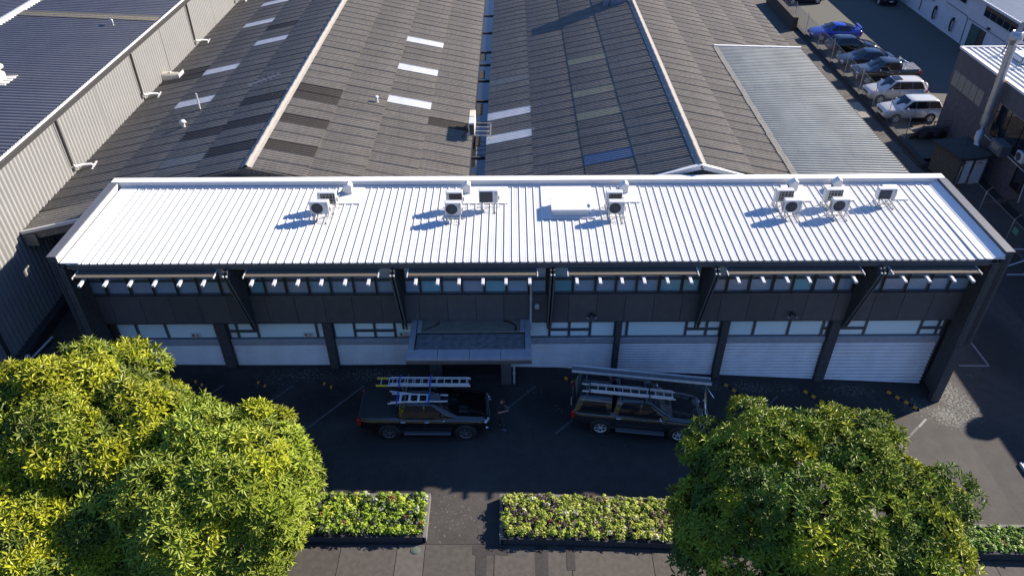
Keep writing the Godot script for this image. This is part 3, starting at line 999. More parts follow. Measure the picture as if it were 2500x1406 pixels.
	cb(s, Vector3(7.65, 9.04, -30.9), Vector3(1.4, 0.1, 1.65), 0.02)
	ob("lid", s, M["cap grey"], ch)
	var sb := thing("roof_box", "small grey box with an orange cap beside the metal hood", "box")
	s = sto()
	cb(s, Vector3(6.72, 7.2, -30.25), Vector3(0.34, 0.5, 0.34), 0.02)
	ob("casing", s, M["steel blue roof"], sb)
	s = sto()
	tube(s, [Vector3(6.8, 7.3, -30.6), Vector3(6.95, 7.62, -30.55), Vector3(7.05, 7.55, -30.4)], 0.08, 0.08, 7)
	ob("cap", s, M["orange"], sb)
	# small vents on the left roof
	for v in [[-17.6, -12.5, 0.15, "white mushroom vent on the dark left slope"], [-7.6, -15.1, 0.0, "small white pipe vent on the pale slope beside skylight"]]:
		var y: float = YR - SL * absf(v[0] - XL)
		var o := thing("roof_vent", v[3], "vent", at(v[0], y, v[1]))
		s = sto()
		tube(s, [Vector3(0, -0.05, 0), Vector3(0, 0.35, 0)], 0.09, 0.09, 9)
		ob("pipe", s, M["white paint"], o)
		s = sto()
		lathe(s, Vector3(0, 0.3, 0), Vector3.UP, [Vector2(0.0, 0.16), Vector2(0.14, 0.12), Vector2(0.2, 0.0), Vector2(0.1, -0.03)] if v[2] > 0 else [Vector2(0, 0.1), Vector2(0.12, 0.08), Vector2(0.12, 0)], 10)
		ob("hood", s, M["white paint"], o)
	var an := thing("tv_aerial", "thin rusty television aerial leaning over the left ridge", "aerial", at(-13.0, 7.05, -14.0))
	s = sto()
	tube(s, [Vector3(0, 0, 0), Vector3(-0.1, 1.3, 0.05)], 0.016, 0.014, 5)
	ob("mast", s, M["gutter dark"], an)
	s = sto()
	tube(s, [Vector3(-0.9, 1.0, 0.6), Vector3(0.5, 1.25, -0.3)], 0.015, 0.015, 4)
	for i in 7:
		var p := Vector3(-0.9, 1.0, 0.6).lerp(Vector3(0.5, 1.25, -0.3), i / 6.0)
		tube(s, [p + Vector3(-0.2, 0, -0.3), p + Vector3(0.2, 0, 0.3)], 0.01, 0.01, 4)
	ob("boom", s, M["steel"], an)
	var vp := thing("vent_pipe", "thin white vent pipe standing in front of a skylight sheet", "pipe", at(-17.4, 6.1, -14.6))
	s = sto()
	tube(s, [Vector3(0, -0.05, 0), Vector3(0, 1.0, 0)], 0.05, 0.05, 8)
	ob("pipe", s, M["white paint"], vp)
	s = sto()
	tube(s, [Vector3(0, -0.05, 0), Vector3(0, 0.1, 0)], 0.1, 0.07, 8)
	ob("collar", s, M["pipe black"], vp)

# ---------------------------------------------------------------- the tall shed on the left
func build_neighbour() -> void:
	var b := thing("tall_warehouse", "tall neighbouring warehouse with pale corrugated wall and blue grey roof", "warehouse")
	var X := -22.42
	var s := sto(true)
	sweep(s, waves(Vector3(X + 0.05, 8.25, 2.0), Vector3(0, 0, -46.2), Vector3.RIGHT, 154, 0.055, 6), Vector3(0, -8.3, 0))
	ob("wall_cladding", s, M["neighbour wall"], b)
	s = sto()
	bx(s, Vector3(X - 9.0, 4.1, -21.1), Vector3(17.9, 8.2, 46.0))
	ob("wall", s, M["concrete"], b)
	s = sto(true)
	sweep(s, waves(Vector3(X + 0.12, 8.36, 2.1), Vector3(0, 0, -46.2), Vector3.UP, 140, 0.085, 6), Vector3(-9.0, 0.43, 0))
	ob("roof_slope", s, M["neighbour roof"], b)
	s = sto(true)
	sweep(s, waves(Vector3(X - 8.88, 8.79, 2.1), Vector3(0, 0, -46.2), Vector3.UP, 140, 0.085, 6), Vector3(-9.0, -0.43, 0))
	ob("roof_slope", s, M["neighbour roof"], b)
	s = sto(true)
	sweep(s, waves(Vector3(X + 0.12, 8.385, -22.75), Vector3(0, 0, -0.99), Vector3.UP, 3, 0.085, 6), Vector3(-8.6, 0.41, 0))
	ob("skylight_strip", s, M["strip yellow"], b)
	s = sto()
	hexa(s, [Vector3(X - 9.3, 8.78, -44), Vector3(X - 8.88, 8.83, -44), Vector3(X - 8.88, 8.83, 2.1), Vector3(X - 9.3, 8.78, 2.1), Vector3(X - 9.3, 8.82, -44), Vector3(X - 8.88, 8.92, -44), Vector3(X - 8.88, 8.92, 2.1), Vector3(X - 9.3, 8.82, 2.1)])
	hexa(s, [Vector3(X - 8.88, 8.83, -44), Vector3(X - 8.5, 8.79, -44), Vector3(X - 8.5, 8.79, 2.1), Vector3(X - 8.88, 8.83, 2.1), Vector3(X - 8.88, 8.92, -44), Vector3(X - 8.5, 8.83, -44), Vector3(X - 8.5, 8.83, 2.1), Vector3(X - 8.88, 8.92, 2.1)])
	ob("ridge_cap", s, M["flashing white"], b)
	s = sto()
	bx(s, Vector3(X + 0.2, 8.18, -21.1), Vector3(0.24, 0.22, 46.2))
	ob("gutter", s, M["brown gutter"], b)
	s = sto()
	bx(s, Vector3(X + 0.14, 8.335, -21.1), Vector3(0.16, 0.05, 46.2))
	ob("edge_flashing", s, M["flashing white"], b)
	for zz in [-9.2, -18.3, -27.8, -37.4, 0.2]:
		s = sto()
		tube(s, [Vector3(X + 0.2, 8.1, zz), Vector3(X + 0.18, 5.55 if zz < -1 else 0.2, zz)], 0.075, 0.075, 8)
		var dp := ob("downpipe", s, M["brown gutter"], b)
		if zz < -1:
			s = sto()
			tube(s, [Vector3(X + 0.18, 5.62, zz), Vector3(X + 0.22, 5.45, zz - 0.1), Vector3(X + 0.45, 5.38, zz - 0.45), Vector3(X + 0.75, 5.3, zz - 0.65), Vector3(X + 0.85, 5.16, zz - 0.7)], 0.075, 0.075, 8)
			tube(s, [Vector3(X + 0.75, 5.15, zz - 1.15), Vector3(X + 0.95, 5.17, zz - 0.2)], 0.085, 0.085, 8)
			ob("spreader", s, M["white paint"], dp)
	s = sto()
	for zz in [-2.5, -13.6, -23.0, -32.5]:
		bx(s, Vector3(X + 0.085, 4.1, zz), Vector3(0.02, 8.2, 0.05))
	ob("joint_strip", s, M["cap grey"], b)
	# footing along the ground
	s = sto()
	bx(s, Vector3(X + 0.25, 0.35, -3.0), Vector3(0.4, 0.9, 9.0))
	ob("footing", s, M["concrete dark"], b)
	var o := thing("duct_outlet", "cream rounded duct outlet where the tall wall meets the left roof", "vent", at(X + 0.05, 5.05, -21.9))
	s = sto(true)
	var pts := []
	for i in 9:
		var a := PI * i / 8.0
		pts.append(Vector3(0, 0.05 + 0.42 * sin(a), 0.4 * cos(a)))
	sweep(s, pts, Vector3(1.1, -0.05, 0))
	s.set_smooth_group(-1)
	for i in range(1, 8):
		t3(s, pts[0] + Vector3(1.1, -0.05, 0), pts[i] + Vector3(1.1, -0.05, 0), pts[i + 1] + Vector3(1.1, -0.05, 0))
	ob("hood", s, M["cream"], o)
	s = sto()
	bx(s, Vector3(1.15, 0.22, 0), Vector3(0.06, 0.46, 0.86))
	bx(s, Vector3(0.5, 0.47, 0), Vector3(0.05, 0.05, 0.2))
	ob("rim", s, M["white paint"], o)
	var v := thing("roof_ventilator", "stacked cream roof ventilator on the blue grey roof", "vent", at(-26.9, 8.55, -12.9))
	s = sto()
	cb(s, Vector3(0, 0.03, 0), Vector3(1.7, 0.05, 1.3), 0.01)
	ob("base_flashing", s, M["flashing white"], v)
	s = sto()
	lathe(s, Vector3.ZERO, Vector3.UP, [Vector2(0.55, 0.0), Vector2(0.55, 0.35), Vector2(0.42, 0.42), Vector2(0.42, 0.62)], 14)
	ob("drum", s, M["cream"], v)
	s = sto()
	lathe(s, Vector3(0, 0.6, 0), Vector3.UP, [Vector2(0.3, 0.0), Vector2(0.62, 0.06), Vector2(0.6, 0.14), Vector2(0.35, 0.3), Vector2(0.0, 0.34)], 14)
	ob("cowl", s, M["cream"], v)
	var pv := thing("roof_vent", "small bent pipe vent on the blue grey roof", "vent", at(-24.55, 8.45, -21.9))
	s = sto()
	tube(s, [Vector3(0, 0, 0), Vector3(0, 0.35, 0), Vector3(-0.1, 0.45, 0), Vector3(-0.2, 0.4, 0)], 0.06, 0.06, 7)
	ob("pipe", s, M["steel"], pv)
	# low white roof beyond the ridge, top left corner
	var w := thing("flat_roof_building", "white flat roofed building beyond the blue grey ridge", "building")
	s = sto()
	bx(s, Vector3(-49, 4.0, -34), Vector3(17, 8.0, 26))
	ob("wall", s, M["neighbour wall"], w)
	s = sto()
	cb(s, Vector3(-49, 8.05, -34), Vector3(17.3, 0.14, 26.3), 0.03)
	ob("roof", s, M["flashing white"], w)
	for p in [[-41.6, -29.0], [-44.6, -27.0]]:
		s = sto()
		tube(s, [Vector3(p[0], 8.1, p[1]), Vector3(p[0] - 0.05, 9.6, p[1])], 0.16, 0.16, 9)
		var pp := ob("vent_pipe", s, M["white paint"], w)
		s = sto()
		tube(s, [Vector3(p[0], 8.1, p[1]), Vector3(p[0], 8.35, p[1])], 0.26, 0.2, 9)
		ob("collar", s, M["pipe black"], pp)

# ---------------------------------------------------------------- the grey workshop on the right
func build_workshop() -> void:
	var X := 31.3
	var b := thing("grey_workshop", "dark grey workshop with corrugated upper wall and white ribbed roof", "building")
	var s := sto()
	bx(s, Vector3(X + 6.55, 1.85, -12.4), Vector3(12.9, 6.1, 29.0))
	ob("wall", s, M["grey block"], b)
	s = sto(true)
	sweep(s, waves(Vector3(X + 0.02, 4.98, -27.1), Vector3(0, 0, 29.3), Vector3.RIGHT, 150, 0.022, 6), Vector3(0, -2.55, 0))
	ob("wall_cladding", s, M["grey wall"], b)
	s = sto()
	bx(s, Vector3(X + 0.02, 4.98, -12.4), Vector3(0.16, 0.14, 29.4))
	bx(s, Vector3(X + 6.6, 4.98, -27.06), Vector3(13.2, 0.14, 0.16))
	ob("parapet_cap", s, M["flashing white"], b)
	s = sto()
	var pts := []
	var x := X + 0.12
	while x < X + 13.0:
		for k in [[0.0, 0.0], [0.05, 0.07], [0.16, 0.07], [0.21, 0.0]]:
			pts.append(Vector3(x + k[0], 4.93 + k[1], -27.0))
		x += 0.42
	sweep(s, pts, Vector3(0, 0, 29.2))
	ob("roof", s, M["roof white"], b)
	# strip window
	for i in 5:
		var z0 := -26.75 + i * 0.83
		s = sto()
		bx(s, Vector3(X + 0.05, 3.0, z0 + 0.415), Vector3(0.09, 1.02, 0.05))
		bx(s, Vector3(X + 0.05, 2.5, z0 + 0.415), Vector3(0.1, 0.06, 0.83))
		bx(s, Vector3(X + 0.05, 3.5, z0 + 0.415), Vector3(0.1, 0.06, 0.83))
		bx(s, Vector3(X + 0.05, 3.0, z0), Vector3(0.1, 1.06, 0.05))
		bx(s, Vector3(X + 0.05, 3.0, z0 + 0.83), Vector3(0.1, 1.06, 0.045))
		var w := ob("window", s, M["frame"], b)
		s = sto()
		bx(s, Vector3(X - 0.01, 3.0, z0 + 0.415), Vector3(0.02, 0.98, 0.78))
		ob("pane", s, M["sheet old clear"], w)
	# large shop window
	for i in 3:
		var z0 := -20.7 + i * 1.5
		s = sto()
		for k in [[2.55, 2.2, z0], [2.55, 2.2, z0 + 1.5]]:
			bx(s, Vector3(X + 0.04, k[0], k[2]), Vector3(0.12, k[1], 0.06))
		for y in [1.45, 3.65]:
			bx(s, Vector3(X + 0.04, y, z0 + 0.75), Vector3(0.12, 0.06, 1.5))
		var w := ob("window", s, M["frame"], b)
		s = sto()
		bx(s, Vector3(X + 0.0, 2.55, z0 + 0.75), Vector3(0.03, 2.14, 1.44))
		ob("pane", s, M["dark glass"], w)
	for z in [-16.3, -14.4]:
		s = sto()
		bx(s, Vector3(X - 0.02, 0.55, z), Vector3(0.1, 1.5, 1.0))
		var w := ob("window", s, M["timber dark"], b)
		s = sto()
		bx(s, Vector3(X - 0.05, 0.55, z), Vector3(0.08, 1.36, 0.86))
		ob("pane", s, M["dark glass"], w)
	# pipes on the wall
	s = sto()
	tube(s, [Vector3(X - 0.06, 1.3, -21.0), Vector3(X - 0.06, 1.2, -15.6), Vector3(X - 0.06, -0.6, -15.4)], 0.035, 0.035, 6)
	ob("pipe", s, M["white paint"], b)
	# things standing on the roof: the tubular hatch rail, and a ventilator near the front whose shadow falls on the drive
	var v := thing("roof_ventilator", "round roof ventilator on the grey workshop beyond the right edge", "vent", at(X + 0.55, 5.0, -3.0))
	s = sto()
	lathe(s, Vector3.ZERO, Vector3.UP, [Vector2(0.5, 0.0), Vector2(0.5, 0.45), Vector2(0.62, 0.5), Vector2(0.6, 0.75), Vector2(0.3, 1.0), Vector2(0.0, 1.05)], 16)
	ob("drum", s, M["galvanised"], v)
	s = sto()
	bx(s, Vector3(0, 0.03, 0), Vector3(1.3, 0.06, 1.3))
	ob("base", s, M["flashing white"], v)
	var h := thing("roof_skylight", "glazed roof hatch with tubular rails on the grey workshop", "skylight", at(X + 3.6, 5.0, -24.6))
	s = sto()
	cb(s, Vector3(0, 0.16, 0), Vector3(2.4, 0.3, 1.8), 0.03)
	ob("kerb", s, M["flashing white"], h)
	s = sto()
	cb(s, Vector3(0, 0.34, 0), Vector3(2.2, 0.06, 1.6), 0.02)
	ob("glazing", s, M["sheet clear"], h)
	for d in [-1, 1]:
		s = sto()
		tube(s, [Vector3(-1.5, 0.0, d * 1.1), Vector3(-1.3, 0.75, d * 1.1), Vector3(1.3, 0.75, d * 1.1), Vector3(1.5, 0.0, d * 1.1)], 0.09, 0.09, 8)
		ob("rail", s, M["galvanised"], h)
	# flue
	var f := thing("exhaust_flue", "tall galvanised exhaust flue with conical cowl beside the grey workshop", "flue")
	s = sto()
	tube(s, [Vector3(30.78, 2.75, -20.75), Vector3(30.8, 7.35, -21.0)], 0.24, 0.24, 16)
	ob("stack", s, M["galvanised"], f)
	s = sto()
	for y in [3.9, 5.1, 6.3]:
		lathe(s, Vector3(30.785, y, -20.8 - (y - 2.75) * 0.054), Vector3.UP, [Vector2(0.25, -0.03), Vector2(0.262, 0.0), Vector2(0.25, 0.03)], 16)
	ob("band", s, M["steel"], f)
	s = sto()
	lathe(s, Vector3(30.8, 7.3, -21.0), Vector3.UP, [Vector2(0.24, 0.0), Vector2(0.40, 0.28), Vector2(0.42, 0.42), Vector2(0.30, 0.80), Vector2(0.26, 0.82), Vector2(0.2, 0.6)], 16)
	ob("cowl", s, M["galvanised"], f)
	s = sto()
	tube(s, [Vector3(30.78, 2.8, -20.75), Vector3(30.75, 2.2, -20.7), Vector3(30.6, 1.7, -20.45), Vector3(30.45, 1.3, -20.2), Vector3(30.4, 0.9, -20.1)], 0.26, 0.26, 14)
	ob("elbow", s, M["galvanised"], f)
	s = sto()
	lathe(s, Vector3(30.4, 0.2, -20.1), Vector3.UP, [Vector2(0.45, -0.1), Vector2(0.45, 0.35), Vector2(0.27, 0.75)], 14)
	bx(s, Vector3(30.4, -0.45, -20.1), Vector3(1.1, 1.1, 1.0))
	ob("fan_housing", s, M["steel"], f)
	s = sto()
	for y in [3.0, 5.0]:
		bx(s, Vector3(31.05, y, -20.8), Vector3(0.5, 0.05, 0.05))
	ob("stay", s, M["orange"], f)

# ---------------------------------------------------------------- the white building at the top right
func build_white_building() -> void:
	var X := 41.6
	var b := thing("white_building", "white plastered building with strip windows and blue grey roof", "building")
	var s := sto()
	bx(s, Vector3(X + 7.0, 1.2, -55.2), Vector3(14.0, 4.4, 36.0))
	ob("wall", s, M["plaster white"], b)
	s = sto()
	bx(s, Vector3(X + 7.1, 1.1, -37.16), Vector3(13.4, 4.2, 0.06))
	ob("end_wall", s, M["blue paint"], b)
	s = sto()
	sweep(s, waves(Vector3(X - 0.2, 3.45, -73.4), Vector3(0, 0, 36.5), Vector3.UP, 90, 0.02, 4), Vector3(8, 0.9, 0))
	ob("roof", s, M["steel blue roof"], b)
	s = sto()
	bx(s, Vector3(X + 4.0, 4.0, -45.6), Vector3(7.6, 0.05, 1.2), Basis(Vector3(0, 0, 1), atan(0.1125)))
	for i in 4:
		bx(s, Vector3(X + 0.6 + i * 1.9, 3.63 + i * 0.214, -45.6), Vector3(0.16, 0.1, 1.2))
	ob("roof_walkway", s, M["concrete"], b)
	s = sto()
	cb(s, Vector3(X - 0.16, 3.36, -55.2), Vector3(0.22, 0.2, 36.6), 0.02)
	ob("gutter", s, M["white paint"], b)
	var z := -55.0
	for n in [[-56.3, 10], [-42.55, 5]]:
		for i in n[1]:
			var z0: float = n[0] + i * 1.06
			s = sto()
			bx(s, Vector3(X - 0.01, 2.72, z0), Vector3(0.12, 0.86, 0.06))
			bx(s, Vector3(X - 0.01, 2.72, z0 + 1.06), Vector3(0.12, 0.86, 0.05))
			bx(s, Vector3(X - 0.01, 2.27, z0 + 0.53), Vector3(0.14, 0.06, 1.06))
			var w := ob("window", s, M["white paint"], b)
			s = sto()
			bx(s, Vector3(X - 0.02, 2.72, z0 + 0.53), Vector3(0.05, 0.84, 1.0))
			ob("pane", s, M["dark glass"], w)
	s = sto()
	bx(s, Vector3(X - 0.03, 0.1, -43.0), Vector3(0.1, 2.2, 1.5))
	ob("door", s, M["green door"], b)
	s = sto()
	bx(s, Vector3(X - 0.03, 0.1, -41.75), Vector3(0.1, 2.2, 0.9))
	bx(s, Vector3(X - 0.05, 0.1, -42.2), Vector3(0.12, 2.2, 0.12))
	ob("doorway", s, M["timber dark"], b)
	s = sto()
	tube(s, [Vector3(X - 0.05, -0.9, -44.6), Vector3(X - 0.05, 1.35, -44.7), Vector3(X - 0.05, 1.5, -45.0), Vector3(X - 0.05, 1.55, -49.0)], 0.03, 0.03, 5)
	tube(s, [Vector3(X - 0.05, 1.4, -44.6), Vector3(X - 0.05, 1.42, -38.2), Vector3(X - 0.05, 0.6, -38.1)], 0.025, 0.025, 5)
	tube(s, [Vector3(X - 0.05, 2.2, -53.6), Vector3(X - 0.05, -0.6, -53.6)], 0.04, 0.04, 5)
	tube(s, [Vector3(X - 0.05, 1.2, -53.5), Vector3(X - 0.05, 0.9, -51.3), Vector3(X - 0.05, 1.4, -51.2)], 0.03, 0.03, 5)
	ob("pipe", s, M["cap grey"], b)
	s = sto()
	bx(s, Vector3(X - 0.06, 1.45, -51.2), Vector3(0.1, 0.36, 0.24))
	ob("meter_box", s, M["cap grey"], b)
	s = sto()
	cb(s, Vector3(X - 0.12, 1.62, -41.0), Vector3(0.24, 0.16, 0.3), 0.03)
	ob("wall_lamp", s, M["plastic"], b)
	s = sto()
	bx(s, Vector3(X - 0.06, -0.1, -41.0), Vector3(0.04, 0.3, 0.4))
	ob("notice", s, M["strap blue"], b)
	for k in [[-50.4, "coiled hose hanging on the white wall farther from the door"], [-46.8, "coiled hose hanging on the white wall nearer the green door"]]:
		var o := thing("hose_coil", k[1], "hose", at(X - 0.1, 0.25, k[0]), "hoses on the white wall")
		s = sto()
		for r in 3:
			var pts := []
			for i in 17:
				var a := TAU * i / 16.0
				pts.append(Vector3(-0.03 * r, -0.15 + (0.52 + 0.05 * r) * cos(a), (0.2 + 0.04 * r) * sin(a)))
			tube(s, pts, 0.03, 0.03, 5, false)
		ob("hose", s, M["black rubber"], o)
		s = sto()
		cb(s, Vector3(0.02, 0.35, 0), Vector3(0.14, 0.3, 0.14), 0.02)
		ob("bracket", s, M["plastic"], o)

# ---------------------------------------------------------------- plant on the white roof
func ac_unit(label: String, x: float, z: float, w: float, kind: int, y := 7.04, h := 0.56, frame := true, brand := true) -> Node3D:
	var o := thing("air_conditioner", label, "air conditioner", at(x, y, z), "outdoor air conditioning units on the roof")
	var d := 0.3
	var s := sto()
	cb(s, Vector3(0, h / 2, -d / 2), Vector3(w, h, d), 0.022)
	bx(s, Vector3(w / 2 + 0.03, h * 0.35, -d * 0.55), Vector3(0.06, 0.2, 0.14))
	ob("casing", s, M["ac casing"], o)
	if kind == 0:  # round fan
		s = sto()
		lathe(s, Vector3(-w * 0.1, h / 2, 0.004), Vector3(0, 0, 1), [Vector2(0.0, -0.002), Vector2(h * 0.40, -0.002), Vector2(h * 0.42, 0.008), Vector2(h * 0.44, 0.0)], 24)
		var g := ob("fan_grille", s, M["fan dark"], o)
		s = sto()
		for r in [0.12, 0.22, 0.32]:
			lathe(s, Vector3(-w * 0.1, h / 2, 0.012), Vector3(0, 0, 1), [Vector2(h * r - 0.005, 0.0), Vector2(h * r, 0.006), Vector2(h * r + 0.005, 0.0)], 20)
		for i in 5:
			var a := PI * i / 5.0
			bx(s, Vector3(-w * 0.1, h / 2, 0.013), Vector3(h * 0.82, 0.008, 0.006), Basis(Vector3(0, 0, 1), a))
		ob("guard", s, M["cap grey"], g)
	elif kind == 1:  # rear coil behind a coarse grid
		s = sto()
		bx(s, Vector3(w * 0.06, h * 0.52, 0.002), Vector3(w * 0.76, h * 0.8, 0.012))
		var g := ob("coil", s, M["coil dark"], o)
		s = sto()
		for i in 4:
			bx(s, Vector3(w * (0.06 - 0.38 + 0.76 * (i + 0.5) / 4.0), h * 0.52, 0.012), Vector3(0.012, h * 0.8, 0.008))
		for i in 3:
			bx(s, Vector3(w * 0.06, h * (0.12 + 0.8 * (i + 0.5) / 3.0), 0.012), Vector3(w * 0.76, 0.012, 0.008))
		ob("guard", s, M["ac casing"] if rng.randf() < 0.5 else M["cap grey"], g)
	else:  # square grille
		s = sto()
		cb(s, Vector3(-w * 0.12, h * 0.5, 0.004), Vector3(w * 0.66, h * 0.86, 0.02), 0.008)
		var g := ob("fan_grille", s, M["fan dark"], o)
		s = sto()
		for i in 7:
			bx(s, Vector3(-w * 0.12, h * (0.13 + 0.74 * i / 6.0), 0.016), Vector3(w * 0.62, 0.008, 0.006))
			bx(s, Vector3(w * (-0.41 + 0.58 * i / 6.0), h * 0.5, 0.017), Vector3(0.006, h * 0.8, 0.006))
		ob("guard", s, M["cap grey"], g)
	if brand and kind != 1:
		s = sto()
		bx(s, Vector3(w * 0.38, h * 0.86, 0.004), Vector3(0.05, 0.035, 0.006), Basis(Vector3(0, 0, 1), 0.5))
		ob("badge", s, M["print teal"], o)
		s = sto()
		bx(s, Vector3(w * 0.39, h * 0.72, 0.003), Vector3(0.08, 0.014, 0.005))
		ob("lettering", s, M["plastic"], o)
	if kind == 0:  # louvres on the left end
		s = sto()
		for i in 6:
			bx(s, Vector3(-w / 2 - 0.002, h * (0.15 + 0.12 * i), -d / 2), Vector3(0.008, 0.035, d * 0.7))
		ob("louvre", s, M["fan dark"], o)
	if frame:
		s = sto()
		var ry := EAVE + 0.05 - y
		for sx in [-0.27, 0.27]:
			tube(s, [Vector3(sx, ry, 0.28), Vector3(sx, ry, -0.5)], 0.016, 0.016, 5)
			tube(s, [Vector3(sx, ry, -0.02), Vector3(sx, 0, -0.05)], 0.018, 0.018, 5)
			tube(s, [Vector3(sx, ry, -0.34), Vector3(sx, 0, -0.26)], 0.018, 0.018, 5)
			tube(s, [Vector3(sx, ry + 0.02, 0.26), Vector3(sx, 0, -0.02)], 0.014, 0.014, 5)
		tube(s, [Vector3(-0.5, ry + 0.015, -0.18), Vector3(0.5, ry + 0.015, -0.18)], 0.016, 0.016, 5)
		ob("stand", s, M["white paint"], o)
		s = sto()
		for sx in [-0.27, 0.27]:
			bx(s, Vector3(sx, -0.012, -0.05), Vector3(0.06, 0.03, 0.06))
			bx(s, Vector3(sx, ry, 0.29), Vector3(0.045, 0.04, 0.03))
		ob("foot", s, M["black rubber"], o)
	return o

func build_roof_plant() -> void:
	var b := get_node("office_building")
	var yf := EAVE + 0.052
	# flat flashing trays let into the ribbed roof
	for p in [[-7.75, -6.65, -4.74, -3.25], [-2.2, -0.22, -4.72, -3.2], [4.68, 5.5, -4.72, -3.25], [11.95, 12.95, -4.72, -3.26], [13.9, 14.8, -4.72, -3.3], [16.5, 17.15, -4.72, -3.34]]:
		var s := sto()
		cb(s, Vector3((p[0] + p[1]) / 2, yf, (p[2] + p[3]) / 2), Vector3(p[1] - p[0], 0.05, p[3] - p[2]), 0.006)
		ob("flashing_tray", s, M["flashing white"], b)
	var s := sto()
	cb(s, Vector3(2.36, yf, -3.34), Vector3(2.26, 0.05, 2.72), 0.006)
	ob("flashing_tray", s, M["flashing white"], b)
	var hx := thing("roof_hatch", "low white box hatch on a flat tray in the ribbed roof", "roof hatch")
	s = sto()
	bx(s, Vector3(2.43, 6.88, -2.62), Vector3(1.5, 0.28, 0.9))
	ob("upstand", s, M["flashing white"], hx)
	s = sto()
	cb(s, Vector3(2.43, 7.06, -2.6), Vector3(1.64, 0.1, 1.0), 0.012)
	ob("lid", s, M["flashing white"], hx)
	ac_unit("front unit of the leftmost pair, round fan facing out", -8.05, -1.98, 0.80, 0)
	ac_unit("rear unit of the leftmost pair, dark coil showing behind", -7.88, -2.75, 0.78, 1)
	ac_unit("front unit of the second pair, round fan, left of square grille unit", -2.47, -1.85, 0.68, 0)
	ac_unit("rear unit of the second pair, dark coil beside a duct cowl", -2.47, -2.72, 0.70, 1)
	ac_unit("single wide unit with square grille between second pair and hatch", -1.03, -2.74, 0.82, 2, 7.08, 0.58)
	ac_unit("front unit of the pair right of the white hatch, round fan", 4.30, -1.87, 0.68, 0)
	ac_unit("rear unit of the pair right of the white hatch, dark coil", 4.28, -2.65, 0.70, 1)
	ac_unit("front unit of the fourth pair from the left, round fan", 11.6, -1.9, 0.72, 0)
	ac_unit("rear unit of the fourth pair from the left, brown coil", 11.5, -2.74, 0.76, 1)
	ac_unit("front unit of the rightmost pair, round fan", 13.6, -1.95, 0.72, 0)
	ac_unit("rear unit of the rightmost pair, blue coil behind a white grid", 13.6, -2.78, 0.74, 1)
	ac_unit("rightmost unit standing alone with square grille near the end wall", 15.9, -2.88, 0.78, 2, 7.06, 0.5)
	# duct cowls with pipes, one beside most pairs
	var names := ["leftmost pair", "second pair", "pair right of the hatch", "fourth pair", "rightmost pair"]
	var i := 0
	for c in [[-7.2, -4.2], [-1.98, -4.2], [4.95, -4.15], [12.45, -4.3], [14.4, -4.4]]:
		var o := thing("duct_cowl", "angled white duct cowl behind the %s of roof units" % names[i], "duct cowl", at(c[0], EAVE + 0.07, c[1]), "duct cowls on the roof")
		s = sto()
		var p := []
		for z in [-0.16, 0.16]:
			p.append_array([Vector3(-0.14, 0, z), Vector3(0.12, 0, z), Vector3(0.12, 0.42, z), Vector3(-0.02, 0.5, z), Vector3(-0.3, 0.26, z), Vector3(-0.24, 0.16, z)])
		prism(s, p.slice(0, 6), Vector3(0, 0, 0.32))
		ob("hood", s, M["flashing white"], o)
		s = sto()
		bx(s, Vector3(-0.272, 0.21, 0), Vector3(0.01, 0.1, 0.26), Basis(Vector3(0, 0, 1), -0.55))
		ob("opening", s, M["cap grey"], o)
		s = sto()
		for k in [0.0, 0.07]:
			tube(s, [Vector3(-0.26, 0.2, k), Vector3(-0.4, 0.12, 0.35 + k), Vector3(-0.55, 0.06, 0.8), Vector3(-0.6, 0.12, 1.15)], 0.03, 0.03, 6)
		ob("pipe", s, M["cap grey"], o)
		i += 1
	# two older units on a steel frame over the valley gutter
	var f := thing("steel_platform", "grey steel platform bridging the valley gutter", "platform", at(-1.8, 5.4, -13.3))
	s = sto()
	for z in [-0.95, -0.45, 0.05, 0.6]:
		bx(s, Vector3(0.0, 0.0, z), Vector3(1.25, 0.05, 0.05))
	for x in [-0.6, 0.6]:
		bx(s, Vector3(x, -0.03, -0.15), Vector3(0.05, 0.05, 1.65))
		for z in [-0.95, 0.6]:
			bx(s, Vector3(x, -0.25, z), Vector3(0.04, 0.5, 0.04))
	ob("beams", s, M["steel"], f)
	for k in [[-13.05, "ac casing", "nearer white unit on the steel frame at the valley gutter"], [-13.95, "ac old", "farther yellowed unit on the steel frame at the valley gutter"]]:
		var o := thing("air_conditioner", k[2], "air conditioner", at(-2.2, 5.44, k[0]), "air conditioning units at the valley gutter")
		s = sto()
		cb(s, Vector3(0, 0.36, 0), Vector3(0.32, 0.72, 0.84), 0.02)
		ob("casing", s, M[k[1]], o)
		s = sto()
		bx(s, Vector3(0, 0.34, 0.422), Vector3(0.24, 0.6, 0.012))
		var g := ob("coil", s, M["coil dark"], o)
		s = sto()
		for j in 5:
			bx(s, Vector3(0, 0.08 + 0.13 * j, 0.43), Vector3(0.24, 0.01, 0.01))
		for j in 3:
			bx(s, Vector3(-0.08 + 0.08 * j, 0.34, 0.43), Vector3(0.01, 0.6, 0.01))
		ob("guard", s, M["cap grey"], g)
		s = sto()
		tube(s, [Vector3(-0.16, 0.15, 0.2), Vector3(-0.35, 0.1, 0.22), Vector3(-0.5, -0.1, 0.25), Vector3(-0.6, -0.3, 0.3)], 0.03, 0.03, 6)
		ob("pipe", s, M["pipe black"], o)

